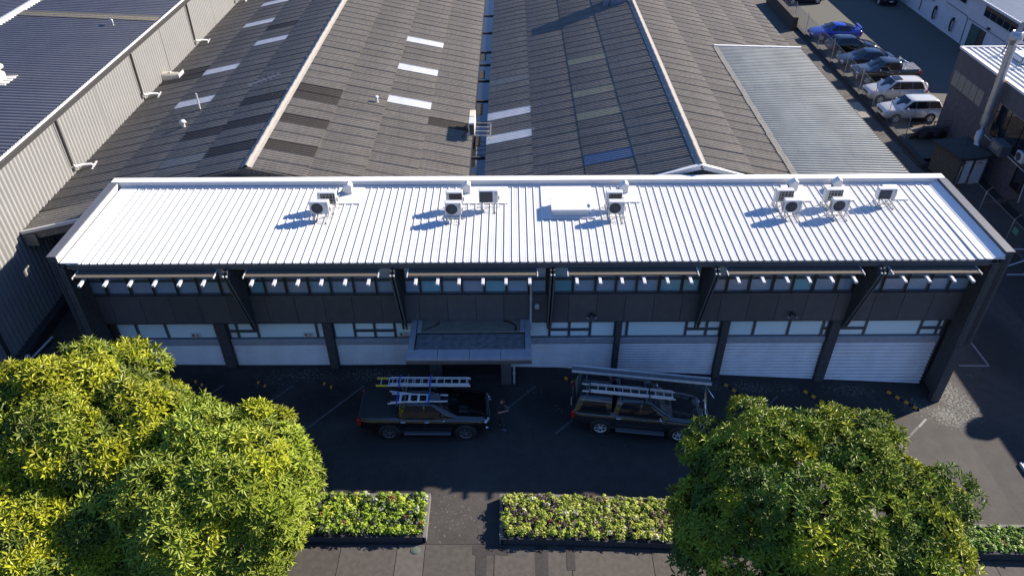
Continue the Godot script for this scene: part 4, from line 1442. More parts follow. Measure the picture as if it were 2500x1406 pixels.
# ---------------------------------------------------------------- yard and side drive
func fence(label: String, x: float, z0: float, z1: float, y0: float, h: float, posts: Array, lean: float) -> Node3D:
	var o := thing("chain_link_fence", label, "fence")
	for z in posts:
		var s := sto()
		tube(s, [Vector3(x, y0, z), Vector3(x, y0 + h, z), Vector3(x + lean, y0 + h + 0.3, z)], 0.028, 0.028, 6)
		ob("post", s, M["galvanised"], o)
	var s := sto()
	tube(s, [Vector3(x, y0 + h - 0.02, z0), Vector3(x, y0 + h - 0.02, z1)], 0.012, 0.012, 4)
	tube(s, [Vector3(x, y0 + 0.08, z0), Vector3(x, y0 + 0.08, z1)], 0.008, 0.008, 4)
	ob("rail_wire", s, M["wire"], o)
	s = sto()
	var z := minf(z0, z1) - h
	while z < maxf(z0, z1):
		for d in [1, -1]:
			var za := z if d > 0 else z + h
			var zb: float = za + d * h
			var t0 := clampf((clampf(za, minf(z0, z1), maxf(z0, z1)) - za) / (zb - za), 0, 1)
			var t1 := clampf((clampf(zb, minf(z0, z1), maxf(z0, z1)) - za) / (zb - za), 0, 1)
			if t1 > t0 + 0.01:
				var p := Vector3(x, y0 + 0.05 + t0 * (h - 0.08), lerpf(za, zb, t0))
				var q := Vector3(x, y0 + 0.05 + t1 * (h - 0.08), lerpf(za, zb, t1))
				var e := (q - p).normalized().cross(Vector3.RIGHT) * 0.0022
				q4(s, p - e, p + e, q + e, q - e)
				q4(s, p - Vector3(0.0022, 0, 0), p + Vector3(0.0022, 0, 0), q + Vector3(0.0022, 0, 0), q - Vector3(0.0022, 0, 0))
		z += 0.075
	var n := ob("mesh", s, M["wire"], o)
	n.set_meta("kind", "stuff")
	return o

func build_yard_things() -> void:
	var f := fence("chain link fence between the parked cars and the concrete drive", 28.1, -24.6, -58.0, -0.95, 1.75, [-24.6, -27.8, -30.6, -33.5, -36.9, -40.2, -43.8, -47.4, -51.0, -54.5], -0.12)
	for k in [-34.6, -37.9]:
		var s := sto()
		bx(s, Vector3(28.13, -0.1, k), Vector3(0.02, 0.26, 0.2))
		ob("notice", s, M["sign white"], f)
	var f2 := fence("chain link fence with a green notice beside the concrete shed", 28.9, -6.5, -21.4, -1.2, 1.5, [-7.6, -12.0, -15.2, -18.4], 0.25)
	var sg := sto()
	bx(sg, Vector3(28.94, -0.25, -11.6), Vector3(0.02, 0.36, 0.46))
	ob("notice", sg, M["sign green"], f2)
	# low wall at the far end of the drive
	var w := thing("brick_wall", "low brown wall along the drive at the top edge", "wall")
	var s := sto()
	bx(s, Vector3(27.5, -0.5, -53.5), Vector3(0.5, 1.3, 9.0))
	ob("wall", s, M["timber dark"], w)
	# concrete shed
	var c := thing("concrete_shed", "small stained concrete shed with mossy roof and a notice on its door", "shed", at(29.55, -1.15, -19.9, 0.22))
	s = sto()
	cb(s, Vector3(0, 1.05, 0), Vector3(2.2, 2.1, 2.5), 0.06)
	ob("wall", s, M["concrete old"], c)
	s = sto(true)
	var pts := []
	for i in 13:
		var a := PI * i / 12.0
		pts.append(Vector3(-1.3 * cos(a), 2.08, 1.3 + 0.25 * sin(a)))
	for i in 12:
		t3(s, Vector3(0, 2.3, 0), pts[i], pts[i + 1])
		q4(s, pts[i], pts[i + 1], pts[i + 1] + Vector3(0, -0.16, 0), pts[i] + Vector3(0, -0.16, 0))
	s.set_smooth_group(-1)
	var bk := [pts[0], Vector3(-1.3, 2.08, -1.35), Vector3(1.3, 2.08, -1.35), pts[12]]
	for i in 3:
		t3(s, Vector3(0, 2.3, 0), bk[i], bk[i + 1])
		q4(s, bk[i], bk[i + 1], bk[i + 1] + Vector3(0, -0.16, 0), bk[i] + Vector3(0, -0.16, 0))
	ob("roof", s, M["concrete dark"], c)
	s = sto()
	cb(s, Vector3(0.45, 0.95, 1.27), Vector3(0.8, 1.85, 0.06), 0.01)
	var dr := ob("door", s, M["plaster white"], c)
	M["plaster white"].metallic_specular = 0.3
	s = sto()
	bx(s, Vector3(0.45, 1.45, 1.31), Vector3(0.56, 0.4, 0.01))
	ob("notice", s, M["sign white"], dr)
	s = sto()
	bx(s, Vector3(0.68, 1.4, 1.318), Vector3(0.08, 0.08, 0.004))
	bx(s, Vector3(0.38, 1.36, 1.318), Vector3(0.34, 0.03, 0.004))
	bx(s, Vector3(0.38, 1.56, 1.318), Vector3(0.36, 0.05, 0.004))
	ob("print", s, M["sign red"], dr)
	s = sto()
	bx(s, Vector3(-0.45, 1.0, 1.27), Vector3(0.5, 1.7, 0.04))
	ob("panel", s, M["cladding"], c)
	# steel ramp trailer, pallets, timber stand
	var t := thing("steel_trailer", "dark grey steel trailer side with rails beside the workshop", "trailer", at(30.4, -1.0, -25.7, 0.18))
	s = sto()
	bx(s, Vector3(0, 0.55, 0.6), Vector3(2.6, 0.7, 0.04))
	bx(s, Vector3(0, 0.35, 0), Vector3(2.6, 0.08, 1.2))
	ob("deck", s, M["grey block"], t)
	for x in [-1.2, -0.4, 0.4, 1.2]:
		s = sto()
		bx(s, Vector3(x, 0.75, 0.64), Vector3(0.05, 1.3, 0.05))
		ob("post", s, M["grey wall"], t)
	for y in [1.05, 1.35]:
		s = sto()
		bx(s, Vector3(0, y, 0.64), Vector3(2.6, 0.05, 0.04))
		ob("rail", s, M["grey wall"], t)
	for x in [-0.5, 0.5]:
		s = sto()
		lathe(s, Vector3(x, 0.3, 0.66), Vector3(0, 0, 1), [Vector2(0.0, 0.06), Vector2(0.2, 0.06), Vector2(0.3, 0.05), Vector2(0.3, -0.1), Vector2(0, -0.1)], 14)
		ob("wheel", s, M["tyre"], t)
	var pl := [["brown timber pallet leaning near the silver nose of the last car", Transform3D(Basis(Vector3.UP, 0.5) * Basis(Vector3.RIGHT, -1.0), Vector3(29.25, -0.55, -25.05))], ["pale timber pallet lying beside the steel trailer", at(30.3, -0.9, -26.6, 0.25)], ["dark timber pallet leaning on the workshop wall by the shed", Transform3D(Basis(Vector3.UP, 0.3) * Basis(Vector3.RIGHT, -0.5), Vector3(30.3, -0.65, -15.6))]]
	for p in pl:
		var o := thing("timber_pallet", p[0], "pallet", p[1], "timber pallets by the workshop")
		for i in 6:
			s = sto()
			bx(s, Vector3(-0.5 + 0.2 * i, 0.06, 0), Vector3(0.13, 0.022, 1.1))
			ob("slat", s, M["timber dark" if "dark" in p[0] else "timber"], o)
		for z in [-0.48, 0.0, 0.48]:
			s = sto()
			bx(s, Vector3(0, 0.0, z), Vector3(1.14, 0.09, 0.09))
			ob("bearer", s, M["timber dark"], o)
	var g := thing("pipe_gate", "galvanised tubular gate frame behind the right end wall", "gate", at(26.9, -1.2, -8.6))
	s = sto()
	tube(s, [Vector3(0, 1.75, 0), Vector3(3.2, 1.75, 0)], 0.045, 0.045, 7)
	ob("top_rail", s, M["galvanised"], g)
	s = sto()
	tube(s, [Vector3(0, 0.35, 0.4), Vector3(0.9, 0.35, 0.4), Vector3(1.15, 0.5, 0.3), Vector3(1.3, 1.1, 0.15), Vector3(1.6, 1.75, 0)], 0.055, 0.055, 8)
	ob("bend", s, M["galvanised"], g)
	s = sto()
	tube(s, [Vector3(1.45, 0, 0.3), Vector3(1.75, 1.9, -0.1)], 0.09, 0.09, 9)
	ob("post", s, M["galvanised"], g)
	s = sto()
	tube(s, [Vector3(0, 0.8, 0.2), Vector3(1.4, 1.35, 0.1)], 0.04, 0.04, 7)
	ob("brace", s, M["galvanised"], g)
	var a := ac_unit("white unit fixed low on the grey workshop wall", 31.1, -16.8, 0.75, 0, 1.5, 0.6, false, false)
	a.rotation.y = -PI / 2
	var wb := thing("grey_duct_box", "grey sheet metal box fixed to the workshop wall by the flue", "duct box", at(31.0, 1.55, -18.6))
	s = sto()
	cb(s, Vector3.ZERO, Vector3(0.7, 0.75, 1.3), 0.03)
	ob("casing", s, M["cap grey"], wb)
	s = sto()
	bx(s, Vector3(-0.36, 0.05, 0), Vector3(0.02, 0.4, 0.8))
	ob("panel", s, M["steel"], wb)
	var pd := thing("white_pad", "white painted concrete pad at the edge of the drive", "concrete pad", at(22.35, -1.2, 4.85))
	s = sto()
	cb(s, Vector3(0, 0.06, 0), Vector3(3.0, 0.14, 0.62), 0.02)
	ob("pad", s, M["white paint"], pd)
	s = sto()
	bx(s, Vector3(0.1, 0.16, -0.33), Vector3(2.8, 0.1, 0.06))
	ob("edge_bar", s, M["frame dark"], pd)

# ---------------------------------------------------------------- vehicles; front towards +x, origin on the ground midway between the axles
func loft(s: SurfaceTool, rings: Array, cap := true) -> void:
	s.set_smooth_group(0)
	for i in rings.size() - 1:
		for k in rings[i].size() - 1:
			q4(s, rings[i][k], rings[i][k + 1], rings[i + 1][k + 1], rings[i + 1][k])
	if cap:
		s.set_smooth_group(-1)
		for e in [0, rings.size() - 1]:
			for k in range(1, rings[e].size() - 1):
				t3(s, rings[e][0], rings[e][k], rings[e][k + 1])

func mirror(half: Array) -> Array:
	var r := half.duplicate()
	for i in range(half.size() - 2, -1, -1):
		r.append(Vector3(half[i].x, half[i].y, -half[i].z))
	return r

func body_ring(x: float, yb: float, yt: float, hw: float) -> Array:
	return mirror([Vector3(x, yb, 0.01), Vector3(x, yb, hw * 0.86), Vector3(x, yb + 0.1, hw * 0.965), Vector3(x, lerpf(yb, yt, 0.55), hw), Vector3(x, yt - 0.09, hw * 0.975), Vector3(x, yt - 0.02, hw * 0.91), Vector3(x, yt + 0.012, hw * 0.72), Vector3(x, yt + 0.03, hw * 0.35), Vector3(x, yt + 0.035, 0)])

func cab_ring(c: Array) -> Array:
	var x: float = c[0]
	var h: float = c[2] - c[1]
	var r := minf(0.08, h * 0.4)
	return mirror([Vector3(x, c[1] - 0.03, c[3]), Vector3(x, c[1] + h * 0.5, (c[3] + c[4]) / 2 + 0.012), Vector3(x, c[2] - r, c[4]), Vector3(x, c[2] - r * 0.3, c[4] * 0.94), Vector3(x, c[2], c[4] * 0.8), Vector3(x, c[2] + 0.02, c[4] * 0.4), Vector3(x, c[2] + 0.025, 0)])

func wheel_meshes(r: float, spokes: int) -> Array:
	var key := "wheel%.3f_%d" % [r, spokes]
	if not MS.has(key):
		var s := sto()
		lathe(s, Vector3.ZERO, Vector3(0, 0, 1), [Vector2(r * 0.62, 0.10), Vector2(r * 0.70, 0.115), Vector2(r * 0.93, 0.105), Vector2(r, 0.07), Vector2(r, -0.08), Vector2(r * 0.9, -0.11), Vector2(0.02, -0.1)], 22)
		var a := fin(s)
		s = sto()
		lathe(s, Vector3.ZERO, Vector3(0, 0, 1), [Vector2(r * 0.655, 0.112), Vector2(r * 0.6, 0.11), Vector2(r * 0.57, 0.06), Vector2(r * 0.55, 0.02)], 22)
		lathe(s, Vector3.ZERO, Vector3(0, 0, 1), [Vector2(0.0, 0.1), Vector2(r * 0.14, 0.095), Vector2(r * 0.16, 0.06)], 12)
		for i in spokes:
			bx(s, Vector3.ZERO + Basis(Vector3(0, 0, 1), TAU * i / spokes) * Vector3(r * 0.34, 0, 0.085), Vector3(r * 0.54, r * (0.9 if spokes < 6 else 0.6) / spokes, 0.03), Basis(Vector3(0, 0, 1), TAU * i / spokes))
		MS[key] = [a, fin(s)]
	return MS[key]

func car(called: String, label: String, cat: String, xf: Transform3D, p: Dictionary, group := "") -> Node3D:
	var o := thing(called, label, cat, xf, group)
	var hw: float = p.hw
	var F: float = p.f
	var R: float = p.r
	var m: Material = M[p.paint]
	var s := sto()
	var yb: float = 0.26 + p.get("lift", 0.0)
	var rings := []
	for q in [[F, yb + 0.16, p.nose - 0.16, hw * 0.72], [F - 0.05, yb + 0.06, p.nose - 0.07, hw * 0.83], [F - 0.2, yb, p.nose, hw * 0.92], [F - 0.5, yb, lerpf(p.nose, p.hood, 0.35) + 0.01, hw * 0.98], [p.ws0 + 0.1, yb, p.hood, hw], [p.ws0 - 0.5, yb, p.belt, hw], [0.0, yb, p.belt, hw], [p.rs0 + 0.2, yb, p.belt + 0.01, hw], [R + 0.45, yb + 0.02, p.tail + 0.01, hw * 0.99], [R + 0.18, yb + 0.05, p.tail, hw * 0.95], [R + 0.04, yb + 0.1, p.tail - 0.05, hw * 0.9], [R, yb + 0.16, p.tail - 0.13, hw * 0.84]]:
		rings.append(body_ring(q[0], q[1], q[2], q[3]))
	loft(s, rings)
	ob("body", s, m, o)
	var wb: float = hw * 0.93
	var wt: float = p.get("wt", hw * 0.72)
	var y0: float = p.belt
	var y1: float = p.roof
	s = sto()
	rings = []
	for c in [[p.ws0 + 0.12, p.hood - 0.01, p.hood + 0.015, wb * 0.93, wb * 0.86], [lerpf(p.ws0, p.ws1, 0.5), lerpf(p.hood, y0, 0.5), lerpf(p.hood, y1, 0.54), wb, lerpf(wb * 0.88, wt, 0.5)], [p.ws1, y0, y1 - 0.03, wb, wt], [p.ws1 - 0.35, y0, y1, wb, wt * 1.01], [p.rs1 + 0.3, y0, y1 - 0.005, wb, wt], [p.rs1, y0, y1 - 0.04, wb * 0.99, wt * 0.98], [lerpf(p.rs1, p.rs0, 0.5), y0, lerpf(y1 - 0.04, p.tail, 0.46), wb * 0.97, lerpf(wt, wb * 0.8, 0.45)], [p.rs0, p.tail - 0.03, p.tail + 0.02, wb * 0.92, wb * 0.8]]:
		rings.append(cab_ring(c))
	loft(s, rings)
	ob("cabin", s, m, o)
	# glazing
	var n: Vector3 = Vector3(p.ws0 - p.ws1, 0, 0)
	n = Vector3(y1 - p.hood, p.ws0 - p.ws1, 0).normalized() * 0.035
	s = sto()
	var a0 := Vector3(p.ws0 + 0.0, p.hood + 0.05, 0) + n
	var a1 := Vector3(p.ws1 + 0.05, y1 - 0.045, 0) + n * 0.7
	q4(s, a0 + Vector3(-0.08, 0, wb * 0.84), a1 + Vector3(-0.02, 0, wt * 0.84), a1 + Vector3(0.03, 0.01, 0), a0 + Vector3(0.06, 0, 0))
	q4(s, a0 + Vector3(-0.08, 0, -wb * 0.84), a1 + Vector3(-0.02, 0, -wt * 0.84), a1 + Vector3(0.03, 0.01, 0), a0 + Vector3(0.06, 0, 0))
	ob("windscreen", s, M["car glass"], o)
	n = Vector3(-(y1 - p.tail), p.rs1 - p.rs0, 0).normalized() * 0.03
	s = sto()
	a0 = Vector3(p.rs0, p.tail + 0.06, 0).lerp(Vector3(p.rs1, y1 - 0.04, 0), 0.12) + n
	a1 = Vector3(p.rs1 - 0.02, y1 - 0.06, 0) + n
	q4(s, a0 + Vector3(0, 0, wb * 0.78), a1 + Vector3(0, 0, wt * 0.82), a1 + Vector3(0, 0, -wt * 0.82), a0 + Vector3(0, 0, -wb * 0.78))
	ob("rear_window", s, M["car glass"], o)
	for sd in [-1, 1]:
		for w in p.side:
			s = sto()
			var zl: float = (wb + 0.012) * sd
			var zt: float = (wt + 0.02) * sd
			var zm: float = ((wb + wt) / 2 + 0.03) * sd
			var ym: float = (y0 + y1) / 2
			var bl := Vector3(w[0], y0 + 0.045, zl)
			var br := Vector3(w[1], y0 + 0.045, zl)
			var tl := Vector3(w[2], y1 - 0.075, zt)
			var tr := Vector3(w[3], y1 - 0.075, zt)
			var ml := Vector3((w[0] + w[2]) / 2, ym, zm)
			var mr := Vector3((w[1] + w[3]) / 2, ym, zm)
			q4(s, bl, br, mr, ml)
			q4(s, ml, mr, tr, tl)
			ob("side_window", s, M["car glass"], o)
		s = sto()  # mirror
		cb(s, Vector3(p.ws0 - 0.42, p.belt + 0.08, sd * (hw + 0.09)), Vector3(0.11, 0.15, 0.2), 0.03)
		ob("mirror", s, M[p.get("mirror", p.paint)], o)
		for hx in p.handles:
			s = sto()
			cb(s, Vector3(hx, p.belt - 0.14, sd * (hw * 0.985 + 0.012)), Vector3(0.2, 0.035, 0.035), 0.012)
			ob("door_handle", s, M[p.get("handle", p.paint)], o)
		for gx in p.seams:
			s = sto()
			bx(s, Vector3(gx, (yb + p.belt) / 2 + 0.05, sd * hw * 0.996), Vector3(0.012, p.belt - yb - 0.2, 0.014))
			ob("door_seam", s, M["plastic"], o)
		s = sto()
		cb(s, Vector3(F - 0.13, p.nose - 0.14, sd * hw * 0.70), Vector3(0.24, 0.15, hw * 0.34), 0.04, Basis(Vector3.UP, -sd * 0.5))
		ob("headlight", s, M["lamp clear"], o)
		s = sto()
		cb(s, Vector3(R + 0.06, p.tail - 0.2, sd * hw * 0.86), Vector3(0.16, p.get("lamp_h", 0.26), hw * 0.18), 0.03)
		ob("tail_light", s, M["lamp red"], o)
		for ax in [p.wb / 2, -p.wb / 2]:
			var wr: float = p.wr
			s = sto()
			lathe(s, Vector3(ax, wr * 1.02, sd * (hw - 0.1)), Vector3(0, 0, sd), [Vector2(0.0, 0.09), Vector2(wr * 1.1, 0.106), Vector2(wr * 1.16, 0.1), Vector2(wr * 1.16, 0.0)], 22)
			ob("wheel_arch", s, M["plastic"], o)
			var mm := wheel_meshes(wr, p.get("spokes", 5))
			var wn := put("wheel", mm[0], M["tyre"], o, Transform3D(Basis(Vector3.UP, 0.0 if sd > 0 else PI) * Basis(Vector3(0, 0, 1), rng.randf() * 2.0), Vector3(ax, wr, sd * (hw - 0.085))))
			put("rim", mm[1], M[p.get("rim", "rim")], wn)
	s = sto()
	cb(s, Vector3(F - 0.02, p.nose - 0.22, 0), Vector3(0.07, 0.17, hw * 0.95), 0.02)
	ob("grille", s, M["plastic"], o)
	s = sto()
	bx(s, Vector3(F + 0.012, yb + 0.22, 0), Vector3(0.015, 0.12, 0.38))
	bx(s, Vector3(R - 0.012, yb + 0.42, 0), Vector3(0.015, 0.12, 0.38))
	ob("number_plate", s, M["sign white"], o)
	s = sto()
	cb(s, Vector3((F + R) / 2, yb + 0.02, 0), Vector3(p.wb - 2.2 * p.wr, 0.1, hw * 2.0 - 0.02), 0.02)
	ob("sill", s, M["plastic"], o)
	return o

func ladder(o: Node3D, length: float, width: float, rungs: int, rung_from: float, m: Material, rail := Vector2(0.03, 0.075)) -> void:
	for d in [-1, 1]:
		var s := sto()
		cb(s, Vector3(length / 2, 0, d * width / 2), Vector3(length, rail.y, rail.x), 0.006)
		ob("rail", s, m, o)
	for i in rungs:
		var s := sto()
		var x := rung_from + (length - rung_from - 0.12) * i / maxf(1, rungs - 1)
		tube(s, [Vector3(x, 0, -width / 2), Vector3(x, 0, width / 2)], 0.018, 0.018, 6)
		ob("rung", s, m, o)

func build_vehicles() -> void:
	var four := [0.55, -0.42]
	# black double cab ute in front of the entrance
	var hx := at(-3.5, 0.055, 3.24, 0.0)
	hx.basis = Basis(Vector3(0, 0, 1), -0.015)
	var ute := {"hw": 0.93, "f": 2.47, "r": -2.80, "wb": 3.085, "wr": 0.385, "nose": 1.04, "hood": 1.14, "belt": 1.14, "tail": 1.12, "roof": 1.80, "ws0": 1.12, "ws1": 0.28, "rs1": -1.08, "rs0": -1.26, "lift": 0.14, "wt": 0.70, "paint": "car black", "side": [[0.86, -0.08, 0.20, -0.08], [-0.14, -1.0, -0.14, -0.86]], "handles": [0.0, -0.95], "seams": [1.0, -0.10, -1.1], "mirror": "chrome", "handle": "chrome", "rim": "rim dark", "spokes": 6, "lamp_h": 0.36}
	var u := car("black_ute", "black double cab ute carrying ladders in front of the entrance", "ute", hx, ute)
	var s := sto()
	cb(s, Vector3(-1.98, 1.165, 0), Vector3(1.5, 0.04, 1.62), 0.015)
	ob("tonneau_cover", s, M["plastic"], u)
	for x in [0.1, -0.85]:
		s = sto()
		bx(s, Vector3(x, 1.92, 0), Vector3(0.05, 0.035, 1.75))
		for d in [-0.62, 0.62]:
			bx(s, Vector3(x, 1.86, d), Vector3(0.06, 0.12, 0.05))
		ob("rack_bar", s, M["cap grey"], u)
	s = sto()
	cb(s, Vector3(0, 0.42, 0.98), Vector3(1.9, 0.05, 0.14), 0.02)
	cb(s, Vector3(0, 0.42, -0.98), Vector3(1.9, 0.05, 0.14), 0.02)
	ob("side_step", s, M["cap grey"], u)
	s = sto()
	for d in [-1, 1]:
		cb(s, Vector3(2.36, 0.93, d * 0.62), Vector3(0.2, 0.03, 0.42), 0.01, Basis(Vector3.UP, -d * 0.5))
		cb(s, Vector3(2.38, 0.52, d * 0.74), Vector3(0.14, 0.14, 0.1), 0.02)
	ob("chrome_trim", s, M["chrome"], u)
	# ladders on it
	var e := thing("extension_ladder", "long aluminium extension ladder with yellow feet on the black ute", "ladder", Transform3D(Basis(Vector3(0, 0, 1), -0.012), Vector3(-5.5, 2.05, 2.86)))
	ladder(e, 3.75, 0.42, 12, 0.12, M["aluminium"])
	var e2 := Node3D.new()
	e2.name = "upper_section"
	e.add_child(e2)
	e2.position = Vector3(0.5, 0.075, 0)
	ladder(e2, 3.2, 0.36, 11, 0.1, M["aluminium"])
	for d in [-1, 1]:
		s = sto()
		cb(s, Vector3(0.14, 0, d * 0.21), Vector3(0.42, 0.085, 0.042), 0.006)
		ob("foot", s, M["ladder yellow"], e)
	var st := thing("step_ladder", "folded aluminium step ladder strapped on the black ute roof", "ladder", Transform3D(Basis(Vector3(0, 0, 1), -0.012), Vector3(-4.85, 2.0, 3.72)))
	for d in [-1, 1]:
		s = sto()
		cb(s, Vector3(1.1, 0, d * 0.20), Vector3(2.25, 0.07, 0.03), 0.006, Basis(Vector3.UP, d * 0.03))
		cb(s, Vector3(0.35, 0.03, d * 0.27), Vector3(0.95, 0.06, 0.028), 0.006, Basis(Vector3.UP, d * 0.16))
		ob("rail", s, M["aluminium"], st)
	for i in 5:
		s = sto()
		cb(s, Vector3(0.35 + 0.36 * i, 0.03, 0), Vector3(0.09, 0.025, 0.42), 0.005)
		ob("tread", s, M["aluminium"], st)
	s = sto()
	cb(s, Vector3(1.72, 0.045, 0), Vector3(0.42, 0.03, 0.36), 0.01)
	ob("platform", s, M["cap grey"], st)
	for x in [-4.62, -3.38]:
		for zz in [[2.6, 3.12, 2.18], [3.45, 4.02, 2.08]]:
			var sp := thing("ratchet_strap", "blue strap round the %s ladder towards the %s of the black ute" % ["extension" if zz[0] < 3 else "step", "rear" if x < -4 else "front"], "strap", Transform3D(), "blue straps on the ladders")
			s = sto()
			bx(s, Vector3(x, zz[2], (zz[0] + zz[1]) / 2), Vector3(0.05, 0.012, zz[1] - zz[0]))
			bx(s, Vector3(x, zz[2] - 0.1, zz[0]), Vector3(0.05, 0.2, 0.012))
			bx(s, Vector3(x, zz[2] - 0.1, zz[1]), Vector3(0.05, 0.2, 0.012))
			ob("webbing", s, M["strap blue"], sp)
	# charcoal ute with a canopy
	var rx := Transform3D(Basis(Vector3.UP, -0.075) * Basis(Vector3(0, 0, 1), -0.065), Vector3(5.2, -0.275, 2.9))
	var ru := ute.duplicate()
	ru.merge({"paint": "car charcoal", "wb": 3.22, "f": 2.52, "r": -2.86, "roof": 1.82, "rim": "rim", "spokes": 6, "mirror": "chrome"}, true)
	u = car("charcoal_ute", "charcoal canopy ute with bull bar and ladder in the right bay", "ute", rx, ru)
	s = sto()
	var rings := []
	for c in [[-1.3, 1.12, 1.82, 0.87, 0.72], [-1.4, 1.12, 1.86, 0.88, 0.74], [-2.45, 1.12, 1.86, 0.88, 0.74], [-2.62, 1.12, 1.80, 0.87, 0.72], [-2.8, 1.12, 1.2, 0.86, 0.8]]:
		rings.append(cab_ring(c))
	loft(s, rings)
	ob("canopy", s, M["car charcoal"], u)
	for d in [-1, 1]:
		s = sto()
		q4(s, Vector3(-1.5, 1.25, d * 0.89), Vector3(-2.55, 1.25, d * 0.89), Vector3(-2.42, 1.68, d * 0.81), Vector3(-1.55, 1.68, d * 0.81))
		ob("canopy_window", s, M["car glass"], u)
	for x in [0.05, -1.0, -2.35]:
		s = sto()
		bx(s, Vector3(x, 1.96, 0), Vector3(0.06, 0.04, 1.7))
		for d in [-0.6, 0.6]:
			bx(s, Vector3(x, 1.9, d), Vector3(0.06, 0.12, 0.05))
		ob("rack_bar", s, M["cap grey"], u)
	s = sto()
	for d in [-0.42, 0.42]:
		tube(s, [Vector3(2.45, 0.45, d), Vector3(2.72, 0.5, d), Vector3(2.74, 1.1, d * 0.95), Vector3(2.6, 1.22, d * 0.9)], 0.035, 0.035, 8)
	tube(s, [Vector3(2.72, 1.05, -0.42), Vector3(2.72, 1.05, 0.42)], 0.035, 0.035, 8)
	tube(s, [Vector3(2.3, 0.52, -0.85), Vector3(2.66, 0.5, -0.6), Vector3(2.72, 0.5, 0), Vector3(2.66, 0.5, 0.6), Vector3(2.3, 0.52, 0.85)], 0.045, 0.045, 8)
	tube(s, [Vector3(2.7, 0.9, -0.25), Vector3(2.62, 1.85, -0.62)], 0.03, 0.03, 7)
	tube(s, [Vector3(2.7, 0.9, 0.1), Vector3(2.62, 1.85, -0.58), Vector3(2.9, 1.75, 0.0)], 0.025, 0.025, 7)
	ob("bull_bar", s, M["chrome"], u)
	s = sto()
	cb(s, Vector3(0, 0.42, 0.99), Vector3(2.0, 0.06, 0.2), 0.02)
	cb(s, Vector3(0, 0.42, -0.99), Vector3(2.0, 0.06, 0.2), 0.02)
	ob("side_step", s, M["cap grey"], u)
	s = sto()
	for d in [-1, 1]:
		cb(s, Vector3(1.02, 0.95, d * 0.935), Vector3(0.26, 0.09, 0.02), 0.01)
	ob("fender_vent", s, M["chrome"], u)
	var l2 := thing("extension_ladder", "aluminium extension ladder on the charcoal ute roof rack", "ladder", Transform3D(rx.basis, rx * Vector3(-2.55, 2.08, 0.42)))
	ladder(l2, 3.75, 0.4, 11, 0.3, M["aluminium"])
	s = sto()
	cb(s, Vector3(1.95, 0.075, -0.18), Vector3(3.4, 0.07, 0.03), 0.006)
	cb(s, Vector3(1.95, 0.075, 0.18), Vector3(3.4, 0.07, 0.03), 0.006)
	ob("upper_rail", s, M["aluminium"], l2)
	var tb := thing("aluminium_plank", "long grey aluminium plank on the far side of the charcoal ute", "plank", Transform3D(rx.basis, rx * Vector3(-3.0, 2.06, -0.62)))
	s = sto()
	cb(s, Vector3(2.9, 0, 0), Vector3(5.75, 0.09, 0.3), 0.015)
	ob("deck", s, M["steel"], tb)
	for d in [-0.16, 0.16]:
		s = sto()
		cb(s, Vector3(2.9, 0.03, d), Vector3(5.76, 0.12, 0.03), 0.006)
		ob("edge_rail", s, M["aluminium"], tb)
	for k in [[-2.35, 0.62, 0.22, "rear"], [0.05, 0.62, 0.22, "front"]]:
		var sp := thing("ratchet_strap", "black strap round the ladder towards the %s of the charcoal ute" % k[3], "strap", rx)
		s = sto()
		bx(s, Vector3(k[0] + 0.1, 2.2, 0.42), Vector3(0.05, 0.012, 0.5))
		bx(s, Vector3(k[0] + 0.1, 2.09, 0.665), Vector3(0.05, 0.22, 0.012))
		ob("webbing", s, M["plastic"], sp)
	# cars in the yard, noses to the fence
	var suv := {"hw": 0.91, "f": 2.2, "r": -2.32, "wb": 2.6, "wr": 0.35, "nose": 0.92, "hood": 1.04, "belt": 1.06, "tail": 1.1, "roof": 1.66, "ws0": 1.05, "ws1": 0.28, "rs1": -1.75, "rs0": -2.22, "lift": 0.06, "wt": 0.66, "paint": "car pearl", "side": [[0.86, -0.03, 0.2, -0.03], [-0.06, -1.02, -0.06, -1.0], [-1.05, -2.0, -1.03, -1.72]], "handles": [0.05, -0.9], "seams": [0.95, -0.08, -1.03], "lamp_h": 0.22}
	car("parked_car", "silver white sport utility car, last in the row nearest the workshop", "car", at(29.95, -0.98, -28.6, PI + 0.03), suv, "cars parked in the gravel yard")
	var s2 := suv.duplicate()
	s2.merge({"paint": "car white", "roof": 1.7, "belt": 1.08, "rs1": -1.9, "rs0": -2.25}, true)
	var c2 := car("parked_car", "white sport utility car with sunroof and spare wheel on its tail", "car", at(30.2, -0.98, -32.2, PI + 0.02), s2, "cars parked in the gravel yard")
	s = sto()
	cb(s, Vector3(-0.05, 1.735, 0), Vector3(0.62, 0.02, 0.8), 0.005)
	ob("sunroof", s, M["car glass"], c2)
	s = sto()
	lathe(s, Vector3(-2.36, 0.98, 0), Vector3(-1, 0, 0), [Vector2(0.34, 0.0), Vector2(0.36, 0.1), Vector2(0.3, 0.2), Vector2(0, 0.22)], 18)
	ob("spare_wheel", s, M["car white"], c2)
	var yu := ute.duplicate()
	yu.merge({"paint": "car charcoal", "rim": "rim", "roof": 1.78}, true)
	var c3 := car("parked_ute", "dark double cab ute with sports bar and flat tray lid in the yard", "ute", at(30.9, -0.98, -36.1, PI), yu, "cars parked in the gravel yard")
	s = sto()
	cb(s, Vector3(-2.02, 1.17, 0), Vector3(1.45, 0.05, 1.6), 0.015)
	ob("tray_lid", s, M["cap grey"], c3)
	s = sto()
	tube(s, [Vector3(-1.35, 1.15, -0.8), Vector3(-1.4, 1.72, -0.66), Vector3(-1.4, 1.74, 0.66), Vector3(-1.35, 1.15, 0.8)], 0.04, 0.04, 8)
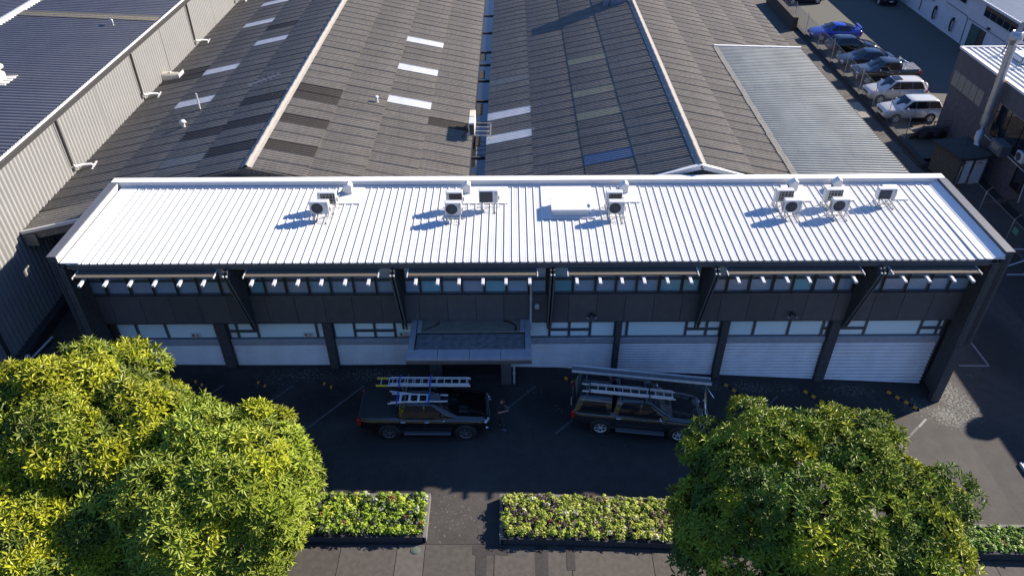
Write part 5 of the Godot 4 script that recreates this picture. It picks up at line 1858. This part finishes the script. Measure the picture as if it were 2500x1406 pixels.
	for d in [-0.72, 0.72]:
		tube(s, [Vector3(-1.4, 1.6, d * 0.93), Vector3(-2.3, 1.22, d * 1.1)], 0.035, 0.035, 8)
	ob("sports_bar", s, M["chrome"], c3)
	s = sto()
	cb(s, Vector3(1.75, 1.13, 0), Vector3(0.7, 0.07, 0.8), 0.03)
	ob("bonnet_scoop", s, M["car charcoal"], c3)
	var sedan := {"hw": 0.89, "f": 2.3, "r": -2.35, "wb": 2.7, "wr": 0.32, "nose": 0.74, "hood": 0.92, "belt": 0.92, "tail": 0.98, "roof": 1.42, "ws0": 1.05, "ws1": 0.15, "rs1": -1.05, "rs0": -1.85, "wt": 0.6, "paint": "car navy", "side": [[0.70, -0.12, 0.05, -0.12], [-0.17, -1.35, -0.17, -0.95]], "handles": [-0.05, -1.0], "seams": [0.9, -0.14, -1.25], "lamp_h": 0.16}
	car("parked_car", "dark navy sedan between the black hatchback and the dark ute", "car", at(30.7, -0.98, -39.4, PI - 0.03), sedan, "cars parked in the gravel yard")
	var hat := sedan.duplicate()
	hat.merge({"paint": "car black", "roof": 1.48, "r": -2.05, "rs1": -1.5, "rs0": -1.98, "tail": 0.95, "hood": 0.95, "belt": 0.96, "side": [[0.70, -0.12, 0.08, -0.12], [-0.17, -1.55, -0.17, -1.3]]}, true)
	car("parked_car", "black hatchback parked with its tail to the fence", "car", at(30.6, -0.98, -42.7, 0.06), hat, "cars parked in the gravel yard")
	var cb2 := sedan.duplicate()
	cb2.merge({"paint": "car blue", "rs1": -0.75}, true)
	var c6 := car("parked_car", "bright blue sedan with rear spoiler, farthest in the row", "car", at(30.4, -0.98, -46.4, PI - 0.04), cb2, "cars parked in the gravel yard")
	s = sto()
	cb(s, Vector3(-2.2, 1.2, 0), Vector3(0.2, 0.035, 1.4), 0.012)
	for d in [-0.6, 0.6]:
		bx(s, Vector3(-2.2, 1.1, d), Vector3(0.14, 0.2, 0.04))
	ob("spoiler", s, M["car blue"], c6)
	car("parked_car", "dark blue grey car at the top edge beside the white wall", "car", at(39.6, -0.98, -58.0, PI / 2 + PI), suv.duplicate().merged({"paint": "car navy"}, true), "cars at the top edge")
	car("parked_car", "dark car cut by the top edge behind the fence", "car", at(31.0, -0.98, -57.9, 0.05), hat.merged({"paint": "car charcoal"}, true), "cars at the top edge")

# ---------------------------------------------------------------- markings, wheel stops, covers
func build_car_park() -> void:
	var mk := Node3D.new()
	mk.name = "parking_markings"
	add_child(mk)
	mk.set_meta("kind", "structure")
	for l in [[-8.62, 3.7, -6.59, 1.1], [-11.26, 3.1, -9.68, 1.1], [-14.6, 3.6, -12.74, 1.12], [-5.5, 3.6, -4.0, 1.7], [1.69, 3.82, 2.7, 2.75], [-0.35, 2.5, 0.97, 1.06], [8.94, 3.78, 11.78, 1.07], [12.5, 3.4, 14.52, 1.72], [5.4, 3.6, 7.6, 1.1], [17.54, 2.59, 18.08, 2.09], [15.6, 4.3, 17.5, 2.6], [22.56, -3.6, 22.61, -1.36], [21.2, -1.4, 22.66, -1.36]]:
		var s := sto()
		var a := Vector2(l[0], l[1])
		var b := Vector2(l[2], l[3])
		var d := (b - a).normalized()
		var n := Vector2(-d.y, d.x) * 0.045
		var steps := 6
		for i in steps:
			var p := a.lerp(b, float(i) / steps)
			var q := a.lerp(b, float(i + 1) / steps)
			q4(s, G(p.x - n.x, p.y - n.y, 0.011), G(p.x + n.x, p.y + n.y, 0.011), G(q.x + n.x, q.y + n.y, 0.011), G(q.x - n.x, q.y - n.y, 0.011))
		ob("line", s, M["line paint pale" if l[0] > 16 else "line paint"], mk)
	var lab := ["first wheel stop from the left, worn black rubber", "second wheel stop from the left, worn black rubber", "third wheel stop from the left, left of the black ute", "yellow and black wheel stop behind the charcoal ute", "yellow and black wheel stop right of the charcoal ute", "yellow and black wheel stop half hidden by the right tree", "rightmost yellow and black wheel stop by the end wall"]
	var i := 0
	for w in [[-14.34, 0.73, -13.29, 1.36, 0], [-11.69, 0.7, -10.42, 1.46, 0], [-8.78, 0.76, -7.52, 1.51, 0], [2.2, 0.42, 3.4, 1.35, 1], [9.42, 0.4, 10.6, 1.6, 1], [13.0, 0.62, 14.1, 1.75, 1], [16.9, 0.42, 18.0, 1.6, 1]]:
		var a := G(w[0], w[1])
		var b := G(w[2], w[3])
		var d := (b - a).normalized()
		var o := thing("wheel_stop", lab[i], "wheel stop", Transform3D(Basis(d, Vector3.UP, d.cross(Vector3.UP)).orthonormalized(), (a + b) / 2), "wheel stops")
		i += 1
		var ln := a.distance_to(b)
		var s := sto()
		prism(s, [Vector3(-ln / 2, 0.0, -0.075), Vector3(-ln / 2, 0.0, 0.075), Vector3(-ln / 2, 0.075, 0.045), Vector3(-ln / 2, 0.1, 0.03), Vector3(-ln / 2, 0.1, -0.03), Vector3(-ln / 2, 0.075, -0.045)], Vector3(ln, 0, 0))
		ob("block", s, M["black rubber"], o)
		for k in 4 if w[4] else 2:
			s = sto()
			var x := -ln / 2 + ln * (k + 0.5) / 4.0 if w[4] else -0.2 + 0.4 * k
			var hl := 0.09 if w[4] else 0.05
			prism(s, [Vector3(x - hl, 0.02, -0.07), Vector3(x - hl, 0.02, 0.071), Vector3(x - hl, 0.077, 0.049), Vector3(x - hl, 0.104, 0.033), Vector3(x - hl, 0.104, -0.033), Vector3(x - hl, 0.077, -0.049)], Vector3(hl * 2, 0, 0))
			ob("yellow_band", s, M["yellow"], o)
	var mh := thing("drain_cover", "round greenish metal drain cover set in the footpath", "drain cover", Transform3D(Basis(), G(-3.5, 9.3, 0.024)))
	var s := sto()
	lathe(s, Vector3.ZERO, Vector3.UP, [Vector2(0.0, 0.016), Vector2(0.12, 0.016), Vector2(0.15, 0.01), Vector2(0.15, 0.0)], 20)
	ob("lid", s, M["cover"], mh)
	s = sto()
	lathe(s, Vector3.ZERO, Vector3.UP, [Vector2(0.15, 0.004), Vector2(0.16, 0.018), Vector2(0.18, 0.018), Vector2(0.185, 0.0)], 20)
	ob("ring", s, M["cover"], mh)
	# scraps of litter on the asphalt
	var lt := thing("paper_litter", "tiny pale scraps of litter scattered on the shaded asphalt", "litter")
	lt.set_meta("kind", "stuff")
	s = sto()
	for k in 150:
		var x := rng.randf_range(-14, 18)
		var z := rng.randf_range(1.0, 7.0)
		bx(s, G(x, z, 0.012), Vector3(rng.randf_range(0.012, 0.04), 0.006, rng.randf_range(0.012, 0.04)), Basis(Vector3.UP, rng.randf() * 3.0))
	ob("scraps", s, M["concrete"], lt)
	# downpipe spreader and white post beside the left alley
	var wp := thing("white_bollard", "leaning white pipe rail beside the tall wall at the left edge", "rail", at(-22.0, 0.2, -0.4))
	s = sto()
	tube(s, [Vector3(0, 0.1, 1.2), Vector3(0.1, 0.25, 0.2), Vector3(0.45, 0.35, -1.4)], 0.06, 0.05, 8)
	ob("rail", s, M["white paint"], wp)
	s = sto()
	cb(s, Vector3(0.1, 0.3, 0.1), Vector3(0.2, 0.5, 0.2), 0.03)
	ob("post", s, M["white paint"], wp)

# ---------------------------------------------------------------- the person: one continuous surface from a field of tapered bones
func nets(bones: Array, cell: float, k: float, s: SurfaceTool) -> void:
	var lo := Vector3.ONE * 1e9
	var hi := -lo
	for b in bones:
		for e in [[b[0], b[2]], [b[1], b[3]]]:
			lo = lo.min(e[0] - Vector3.ONE * (e[1] + 0.05))
			hi = hi.max(e[0] + Vector3.ONE * (e[1] + 0.05))
	var n := Vector3i((hi - lo) / cell) + Vector3i.ONE * 2
	var F := PackedFloat32Array()
	var C := PackedInt32Array()
	F.resize(n.x * n.y * n.z)
	C.resize(n.x * n.y * n.z)
	F.fill(1.0)
	var D := F.duplicate()
	for bi in bones.size():
		var b: Array = bones[bi]
		var a: Vector3 = b[0]
		var ab: Vector3 = b[1] - a
		var l2 := maxf(ab.length_squared(), 1e-9)
		var r := maxf(b[2], b[3]) + 0.05
		var i0 := Vector3i((a.min(b[1]) - Vector3.ONE * r - lo) / cell).max(Vector3i.ZERO)
		var i1 := Vector3i((a.max(b[1]) + Vector3.ONE * r - lo) / cell).min(n - Vector3i.ONE)
		for x in range(i0.x, i1.x + 1):
			for y in range(i0.y, i1.y + 1):
				for z in range(i0.z, i1.z + 1):
					var p := lo + Vector3(x, y, z) * cell
					var t := clampf((p - a).dot(ab) / l2, 0, 1)
					var d := p.distance_to(a + ab * t) - lerpf(b[2], b[3], t)
					var id := (x * n.y + y) * n.z + z
					if d < D[id]:
						D[id] = d
						C[id] = b[4]
					var h := maxf(k - absf(F[id] - d), 0.0) / k
					F[id] = minf(F[id], d) - h * h * k * 0.25
	var V := {}
	for x in n.x - 1:
		for y in n.y - 1:
			for z in n.z - 1:
				var id := (x * n.y + y) * n.z + z
				var neg := 0
				for c in 8:
					if F[id + ((c & 1) * n.y + ((c >> 1) & 1)) * n.z + (c >> 2)] < 0: neg += 1
				if neg == 0 or neg == 8: continue
				var sum := Vector3.ZERO
				var cnt := 0
				for c in 8:
					for ax in 3:
						var d := 1 << ax
						if c & d: continue
						var ia := id + ((c & 1) * n.y + ((c >> 1) & 1)) * n.z + (c >> 2)
						var c2 := c | d
						var ib := id + ((c2 & 1) * n.y + ((c2 >> 1) & 1)) * n.z + (c2 >> 2)
						if (F[ia] < 0) != (F[ib] < 0):
							var t := F[ia] / (F[ia] - F[ib])
							sum += Vector3(c & 1, (c >> 1) & 1, c >> 2).lerp(Vector3(c2 & 1, (c2 >> 1) & 1, c2 >> 2), t)
							cnt += 1
				V[id] = lo + (Vector3(x, y, z) + sum / cnt) * cell
	var cols := [Color(0.012, 0.012, 0.014), Color(0.018, 0.019, 0.022), Color(0.32, 0.17, 0.12), Color(0.012, 0.009, 0.007), Color(0.10, 0.10, 0.11), Color(0.45, 0.45, 0.46)]
	var step := [n.y * n.z, n.z, 1]
	s.set_smooth_group(0)
	for id in V:
		for ax in 3:
			var j: int = id + step[ax]
			if j >= F.size() or (F[id] < 0) == (F[j] < 0): continue
			var u: int = step[(ax + 1) % 3]
			var v: int = step[(ax + 2) % 3]
			if not (V.has(id - u) and V.has(id - v) and V.has(id - u - v)): continue
			var q := [id, id - u, id - u - v, id - v]
			if F[id] < 0: q.reverse()
			for t in [0, 1, 2, 0, 2, 3]:
				s.set_color(cols[C[q[t]]])
				s.add_vertex(V[q[t]])

func build_person() -> void:
	# faces +x, head bent over a phone held in both hands; colours: 0 shirt, 1 trousers, 2 skin, 3 hair, 4 shoe, 5 sole
	var B := []
	for d in [-1.0, 1.0]:
		var fx: float = 0.10 * d
		B.append_array([[Vector3(0.0, 0.92, 0.095 * d), Vector3(0.03 + fx * 0.6, 0.50, 0.11 * d), 0.092, 0.062, 1], [Vector3(0.03 + fx * 0.6, 0.50, 0.11 * d), Vector3(-0.03 + fx, 0.10, 0.12 * d), 0.06, 0.043, 1],
			[Vector3(-0.05 + fx, 0.055, 0.12 * d), Vector3(0.15 + fx, 0.04, 0.135 * d), 0.045, 0.038, 4], [Vector3(-0.08 + fx, 0.02, 0.12 * d), Vector3(0.16 + fx, 0.02, 0.135 * d), 0.022, 0.022, 5],
			[Vector3(0.0, 1.40, 0.175 * d), Vector3(-0.04, 1.14, 0.235 * d), 0.062, 0.05, 0], [Vector3(-0.03, 1.17, 0.233 * d), Vector3(-0.02, 1.10, 0.235 * d), 0.046, 0.042, 2],
			[Vector3(-0.02, 1.10, 0.235 * d), Vector3(0.25, 1.16, 0.10 * d), 0.042, 0.029, 2]])
	B.append_array([[Vector3(0, 0.95, -0.06), Vector3(0, 0.95, 0.06), 0.115, 0.115, 1], [Vector3(0, 1.0, 0), Vector3(-0.01, 1.22, 0), 0.12, 0.128, 0], [Vector3(-0.01, 1.22, 0), Vector3(0.0, 1.38, 0), 0.13, 0.11, 0], [Vector3(0.0, 1.40, -0.14), Vector3(0.0, 1.40, 0.14), 0.07, 0.07, 0],
		[Vector3(0.01, 1.42, 0), Vector3(0.035, 1.53, 0), 0.056, 0.054, 2]])
	var s := sto(true)
	nets(B, 0.016, 0.035, s)
	# head: skull, jaw, nose, ears, brow; tilted forward
	var hb := Transform3D(Basis(Vector3(0, 0, 1), -0.45), Vector3(0.06, 1.60, 0))
	var Hd := []
	for e in [[Vector3(-0.015, 0.035, 0), Vector3(0.01, 0.03, 0), 0.086, 0.084, 2], [Vector3(0.02, -0.03, 0), Vector3(0.045, -0.075, 0), 0.066, 0.042, 2], [Vector3(0.085, 0.005, 0), Vector3(0.105, -0.025, 0), 0.011, 0.016, 2], [Vector3(0.088, -0.052, -0.018), Vector3(0.088, -0.052, 0.018), 0.008, 0.008, 0], [Vector3(0.0, 0.0, 0.083), Vector3(-0.008, -0.035, 0.08), 0.014, 0.01, 2], [Vector3(0.0, 0.0, -0.083), Vector3(-0.008, -0.035, -0.08), 0.014, 0.01, 2],
		[Vector3(0.083, 0.012, -0.03), Vector3(0.083, 0.012, -0.036), 0.009, 0.009, 0], [Vector3(0.083, 0.012, 0.03), Vector3(0.083, 0.012, 0.036), 0.009, 0.009, 0], [Vector3(-0.03, 0.065, 0), Vector3(0.035, 0.075, 0), 0.083, 0.07, 3], [Vector3(-0.05, 0.04, 0), Vector3(-0.055, -0.02, 0), 0.078, 0.055, 3]]:
		Hd.append([hb * e[0], hb * e[1], e[2], e[3], e[4]])
	nets(Hd, 0.007, 0.012, s)
	# hands: palm, four fingers curled under the phone, thumb on top
	for d in [-1.0, 1.0]:
		var w := Vector3(0.25, 1.16, 0.10 * d)
		var P := []
		var dir := Vector3(0.86, 0.12, -0.45 * d).normalized()
		var sd := Vector3(0.3, 0.55, 0.75 * d).normalized()
		P.append([w, w + dir * 0.075, 0.027, 0.033, 2])
		for i in 4:
			var k0 := w + dir * 0.085 + sd * (-0.03 + 0.02 * i)
			var ln: float = [0.028, 0.034, 0.036, 0.03][i]
			var k1 := k0 + dir * ln
			var k2 := k1 + (dir * 0.4 + Vector3(0, 0.25, -d)).normalized() * ln * 0.85
			P.append([k0, k1, 0.0095, 0.009, 2])
			P.append([k1, k2, 0.009, 0.008, 2])
		var t0 := w + dir * 0.03 + sd * 0.035
		P.append([t0, t0 + (dir + Vector3(0, 0.6, 0)).normalized() * 0.038, 0.012, 0.0105, 2])
		P.append([t0 + (dir + Vector3(0, 0.6, 0)).normalized() * 0.038, t0 + (dir + Vector3(0, 0.35, -0.3 * d)).normalized() * 0.07, 0.0105, 0.009, 2])
		nets(P, 0.005, 0.006, s)
	var o := thing("person", "person in black clothes looking down at a phone beside the black ute", "person", Transform3D(Basis(Vector3.UP, -0.35), G(-0.52, 3.5, 0.006)))
	ob("body", s, M["person"], o)
	var ph := thing("phone", "dark phone held in both hands by the person", "phone", Transform3D(o.transform.basis * Basis(Vector3(0, 0, 1), 0.5), o.transform * Vector3(0.355, 1.205, 0.0)))
	s = sto()
	cb(s, Vector3.ZERO, Vector3(0.15, 0.009, 0.075), 0.003)
	ob("casing", s, M["plastic"], ph)
	s = sto()
	bx(s, Vector3(0, 0.0055, 0), Vector3(0.136, 0.002, 0.068))
	ob("screen", s, M["dark glass"], ph)

# ---------------------------------------------------------------- planting beds
func plant_mesh(v: int) -> ArrayMesh:
	var r := RandomNumberGenerator.new()
	r.seed = 900 + v
	var s := sto()
	for i in 13:
		var a := TAU * i / 13.0 * 2.4 + r.randf() * 0.5
		var el := r.randf_range(0.15, 1.2)
		var d := Vector3(cos(a) * cos(el), sin(el), sin(a) * cos(el))
		var c := d * r.randf_range(0.04, 0.10)
		var n := (d + Vector3.UP * 0.8 + Vector3(r.randf() - 0.5, 0, r.randf() - 0.5)).normalized()
		var t := n.cross(Vector3(r.randf() - 0.5, 0.2, r.randf() - 0.5)).normalized() * r.randf_range(0.026, 0.042)
		var b := n.cross(t)
		var k := r.randf_range(0.75, 1.2)
		s.set_color(Color(k, k, k))
		t3(s, c - t, c + b * 0.8 + n * 0.008, c + t * 1.1)
		t3(s, c - t, c + t * 1.1, c - b * 0.8 + n * 0.008)
	return fin(s)

func bed(label: String, x0: float, x1: float, z0: float, z1: float, seed_: int, tones: Array) -> void:
	var o := thing("planting_bed", label, "planting bed")
	var cuts := [x0, x1] if not (x0 < 1.0 and x1 > 1.0) else [x0, 1.0, x1]
	var wall := func(ax: float, az: float, bx_: float, bz: float, h: float, th: float, m: Material) -> void:
		var s := sto()
		var d := Vector2(bx_ - ax, bz - az).normalized()
		var n := Vector2(-d.y, d.x) * th / 2
		var p := []
		for y in [-0.1, h]:
			p.append_array([G(ax - n.x, az - n.y, y), G(bx_ - n.x, bz - n.y, y), G(bx_ + n.x, bz + n.y, y), G(ax + n.x, az + n.y, y)])
		hexa(s, p)
		ob("kerb", s, m, o)
	for i in cuts.size() - 1:
		wall.call(cuts[i], z0, cuts[i + 1], z0, 0.30, 0.12, M["concrete"])
		wall.call(cuts[i], z1, cuts[i + 1], z1, 0.30, 0.14, M["concrete dark"])
		var s := sto()
		q4(s, G(cuts[i], z0, 0.24), G(cuts[i + 1], z0, 0.24), G(cuts[i + 1], z1, 0.24), G(cuts[i], z1, 0.24))
		ob("soil", s, M["soil"], o)
	for x in [x0, x1]:
		wall.call(x, z0 - 0.06, x, z1 + 0.07, 0.302, 0.12, M["concrete"])
	var r := RandomNumberGenerator.new()
	r.seed = seed_
	var nz := FastNoiseLite.new()
	nz.seed = seed_
	nz.frequency = 0.9
	for v in 2:
		var n := int((x1 - x0) * (z1 - z0) * 62.0)
		var mm := MultiMesh.new()
		mm.transform_format = MultiMesh.TRANSFORM_3D
		mm.use_colors = true
		mm.mesh = plant_mesh(v)
		mm.instance_count = n
		for i in n:
			var x := r.randf_range(x0 + 0.08, x1 - 0.08)
			var z := r.randf_range(z0 + 0.08, z1 - 0.05)
			var h := 0.30 + 0.16 * r.randf() + 0.08 * nz.get_noise_2d(x * 3.0, z * 3.0)
			var sc := r.randf_range(0.85, 1.5)
			mm.set_instance_transform(i, Transform3D(Basis(Vector3.UP, r.randf() * TAU).scaled(Vector3(sc, sc, sc)), G(x, z, h)))
			var q := nz.get_noise_2d(x, z * 1.6) + r.randf_range(-0.55, 0.55)
			var c: Color = tones[0]
			if q > 0.42: c = tones[1]
			elif q < -0.30: c = tones[2]
			if r.randf() < 0.03: c = tones[3]
			elif r.randf() < 0.006: c = Color(0.22, 0.05, 0.05)
			mm.set_instance_color(i, c * r.randf_range(0.75, 1.2))
		var mi := MultiMeshInstance3D.new()
		mi.name = "plants"
		mi.multimesh = mm
		mi.material_override = M["bedding"]
		o.add_child(mi, true)
		mi.set_meta("kind", "stuff")

func build_beds() -> void:
	bed("left planting bed of bright green plants beside the entrance path", -24.0, -3.2, 7.14, 8.92, 71, [Color(0.20, 0.29, 0.02), Color(0.34, 0.38, 0.04), Color(0.030, 0.045, 0.020), Color(0.42, 0.44, 0.30)])
	bed("middle planting bed of mixed green and purple plants", -0.48, 13.6, 7.14, 8.98, 72, [Color(0.22, 0.27, 0.03), Color(0.34, 0.36, 0.06), Color(0.060, 0.040, 0.035), Color(0.46, 0.46, 0.28)])
	bed("right planting bed of grass green plants at the lower right edge", 15.2, 24.0, 7.85, 9.0, 73, [Color(0.13, 0.23, 0.02), Color(0.18, 0.28, 0.03), Color(0.05, 0.10, 0.01), Color(0.22, 0.30, 0.05)])

# ---------------------------------------------------------------- trees
func rosette(v: int, leaf: float, wid: float) -> ArrayMesh:
	var r := RandomNumberGenerator.new()
	r.seed = 500 + v
	var s := sto()
	var n := 10
	for i in n:
		var a := TAU * i * 0.382 + r.randf_range(-0.25, 0.25)
		var el := lerpf(-0.15, 1.15, float(i) / n) + r.randf_range(-0.2, 0.2)
		var d := Vector3(cos(a) * cos(el), sin(el), sin(a) * cos(el))
		var side := Vector3.UP.cross(d).normalized()
		var nn := d.cross(side).normalized()
		if nn.y < 0: nn = -nn
		var ln := leaf * r.randf_range(0.75, 1.15)
		var w := wid * r.randf_range(0.85, 1.15)
		var b := d * 0.02
		var droop := Vector3(0, -0.16, 0) * ln
		var mc := b + d * ln * 0.5 - nn * w * 0.22
		var ml := b + d * ln * 0.48 - side * w * 0.5 + nn * w * 0.12
		var mr := b + d * ln * 0.48 + side * w * 0.5 + nn * w * 0.12
		var tip := b + d * ln + droop
		var k := r.randf_range(0.8, 1.15)
		if i >= n - 3: k *= 1.2  # the youngest leaves in the middle are paler
		s.set_color(Color(k, k, k * 0.9))
		t3(s, b, ml, mc)
		t3(s, b, mc, mr)
		t3(s, ml, tip, mc)
		t3(s, mc, tip, mr)
	return fin(s)

func tree(label: String, base: Vector3, c: Vector3, rad: Vector3, seed_: int, clumps: int, more: Array, per: int, leaf: Vector2, tones: Array, gaps: Array) -> void:
	var o := thing("broadleaf_tree", label, "tree", Transform3D(Basis(), base), "street trees in front of the building")
	var r := RandomNumberGenerator.new()
	r.seed = seed_
	var cc := c - base
	var P := []
	var N := []
	var tries := 0
	var nz := FastNoiseLite.new()
	nz.seed = seed_
	nz.frequency = 0.9
	var total: int = clumps + (more[2] if more else 0)
	while P.size() < total and tries < total * 12:
		tries += 1
		var u := Vector3(r.randfn(), r.randfn(), r.randfn()).normalized()
		if u.y < -0.45: continue
		var k0 := 0.80 + 0.40 * nz.get_noise_3dv(u * 1.9 + Vector3(seed_, 0, 0)) + r.randf_range(-0.07, 0.05)
		var p := cc + u * rad * k0
		if more and r.randf() < float(more[2]) / total: p = more[0] - base + u * more[1] * k0
		var skip := false
		for g in gaps:
			if (base + p).distance_to(g[0]) < g[1]: skip = true
		for q in P:
			if p.distance_to(q) < 0.62: skip = true
		if skip: continue
		P.append(p)
		N.append((u / rad).normalized())
	# wood: trunk, limbs, branchlets
	var s := sto()
	var fork := Vector3(cc.x * 0.25, maxf(1.1, cc.y - rad.y * 0.85), cc.z * 0.25)
	tube(s, [Vector3(0, -0.1, 0), Vector3(0.03, fork.y * 0.5, 0.02), fork], 0.20, 0.15, 9)
	ob("trunk", s, M["bark"], o)
	s = sto()
	var nodes := []
	for i in 9:
		var a := TAU * i / 9.0 + r.randf() * 0.4
		var e := cc + Vector3(cos(a) * rad.x * 0.5, r.randf_range(-0.1, 0.45) * rad.y, sin(a) * rad.z * 0.5)
		var m := fork.lerp(e, 0.5) + Vector3(r.randf_range(-0.2, 0.2), 0.25, r.randf_range(-0.2, 0.2))
		tube(s, [fork, m, e], 0.10, 0.045, 6, false)
		nodes.append_array([m, e])
	ob("limb", s, M["bark"], o)
	s = sto()
	for p in P:
		var best: Vector3 = nodes[0]
		for q in nodes:
			if p.distance_to(q) < p.distance_to(best): best = q
		tube(s, [best, best.lerp(p, 0.5) + Vector3(r.randf_range(-0.15, 0.15), r.randf_range(-0.1, 0.15), r.randf_range(-0.15, 0.15)), p], 0.028, 0.012, 5, false)
	for g in gaps:  # bare twigs where the crown is thin
		for i in 130:
			var a: Vector3 = g[0] - base + Vector3(r.randfn(), r.randfn() * 0.7 - 0.5, r.randfn()) * g[1] * 0.55
			var d := (Vector3(r.randfn(), absf(r.randfn()) + 0.3, r.randfn())).normalized()
			var ln := r.randf_range(0.25, 0.6)
			tube(s, [a, a + d * ln * 0.5 + Vector3(r.randf_range(-0.08, 0.08), 0.02, r.randf_range(-0.08, 0.08)), a + d * ln], 0.012, 0.005, 4, false)
	ob("twigs", s, M["twig"], o)
	# foliage
	var xf := [[], [], []]
	var cl := [[], [], []]
	for i in P.size():
		var rho := r.randf_range(0.5, 1.0)
		var tone: Color = tones[r.randi() % tones.size()]
		tone = tone.lerp(tones[0], 0.2) * r.randf_range(0.75, 1.15)
		for j in per:
			var v := Vector3(r.randfn(), r.randfn(), r.randfn()).normalized()
			if v.dot(N[i]) < -0.25: v = -v
			var shell := 1.0 - 0.55 * r.randf() * r.randf()
			var p: Vector3 = P[i] + v * rho * shell * Vector3(1, 0.8, 1)
			var skip := false
			for g in gaps:
				if (base + p).distance_to(g[0]) < g[1] * 0.8 and r.randf() < 0.93: skip = true
			if skip or base.y + p.y < 0.9: continue
			var ax: Vector3 = (v * 0.6 + N[i] * 0.45 + Vector3.UP * 0.45 + Vector3(r.randfn(), r.randfn(), r.randfn()) * 0.18).normalized()
			var t := ax.cross(Vector3(r.randfn(), r.randfn(), r.randfn())).normalized()
			var sc := r.randf_range(0.75, 1.15)
			var k := r.randi() % 3
			xf[k].append(Transform3D(Basis(t, ax, t.cross(ax)).scaled(Vector3.ONE * sc), p))
			cl[k].append(tone * r.randf_range(0.75, 1.22))
	var crown := Node3D.new()
	crown.name = "crown"
	o.add_child(crown)
	for k in 3:
		var mm := MultiMesh.new()
		mm.transform_format = MultiMesh.TRANSFORM_3D
		mm.use_colors = true
		mm.mesh = rosette(k + seed_ * 10, leaf.x, leaf.y)
		mm.instance_count = xf[k].size()
		for i in xf[k].size():
			mm.set_instance_transform(i, xf[k][i])
			mm.set_instance_color(i, cl[k][i])
		var mi := MultiMeshInstance3D.new()
		mi.name = "leaves"
		mi.multimesh = mm
		mi.material_override = M["leaf"]
		crown.add_child(mi, true)
		mi.set_meta("kind", "stuff")

func build_trees() -> void:
	var young := Color(0.285, 0.300, 0.018)
	var mid := Color(0.180, 0.230, 0.020)
	var deep := Color(0.070, 0.115, 0.020)
	var pale := Color(0.225, 0.280, 0.032)
	var gap := [[Vector3(-11.4, 4.8, 10.2), 0.85], [Vector3(-12.0, 4.1, 10.4), 0.75], [Vector3(-10.7, 4.9, 10.0), 0.55]]
	tree("yellow green tree at the left edge, touching the second tree", G(-14.6, 9.9), Vector3(-14.9, 4.7, 8.3), Vector3(3.9, 2.6, 3.4), 3, 140, [Vector3(-14.6, 3.7, 12.0), Vector3(3.6, 2.0, 3.2), 95], 62, Vector2(0.285, 0.072), [young, mid, young, deep], gap)
	tree("pale green tree right of the yellow green one, above the left bed", G(-9.3, 9.9), Vector3(-9.45, 4.2, 10.1), Vector3(2.95, 2.25, 3.3), 4, 110, [Vector3(-11.8, 4.3, 8.5), Vector3(2.2, 2.0, 2.0), 50], 62, Vector2(0.285, 0.07), [pale, mid, pale, young], gap)
	tree("dark green round tree at the right over the middle bed", G(9.3, 9.9), Vector3(9.2, 4.35, 10.75), Vector3(3.95, 2.05, 3.45), 5, 135, [Vector3(6.8, 3.7, 11.2), Vector3(1.7, 1.3, 1.8), 22], 62, Vector2(0.24, 0.074), [mid, deep, young, mid, deep], [[Vector3(6.6, 3.8, 12.4), 0.6]])
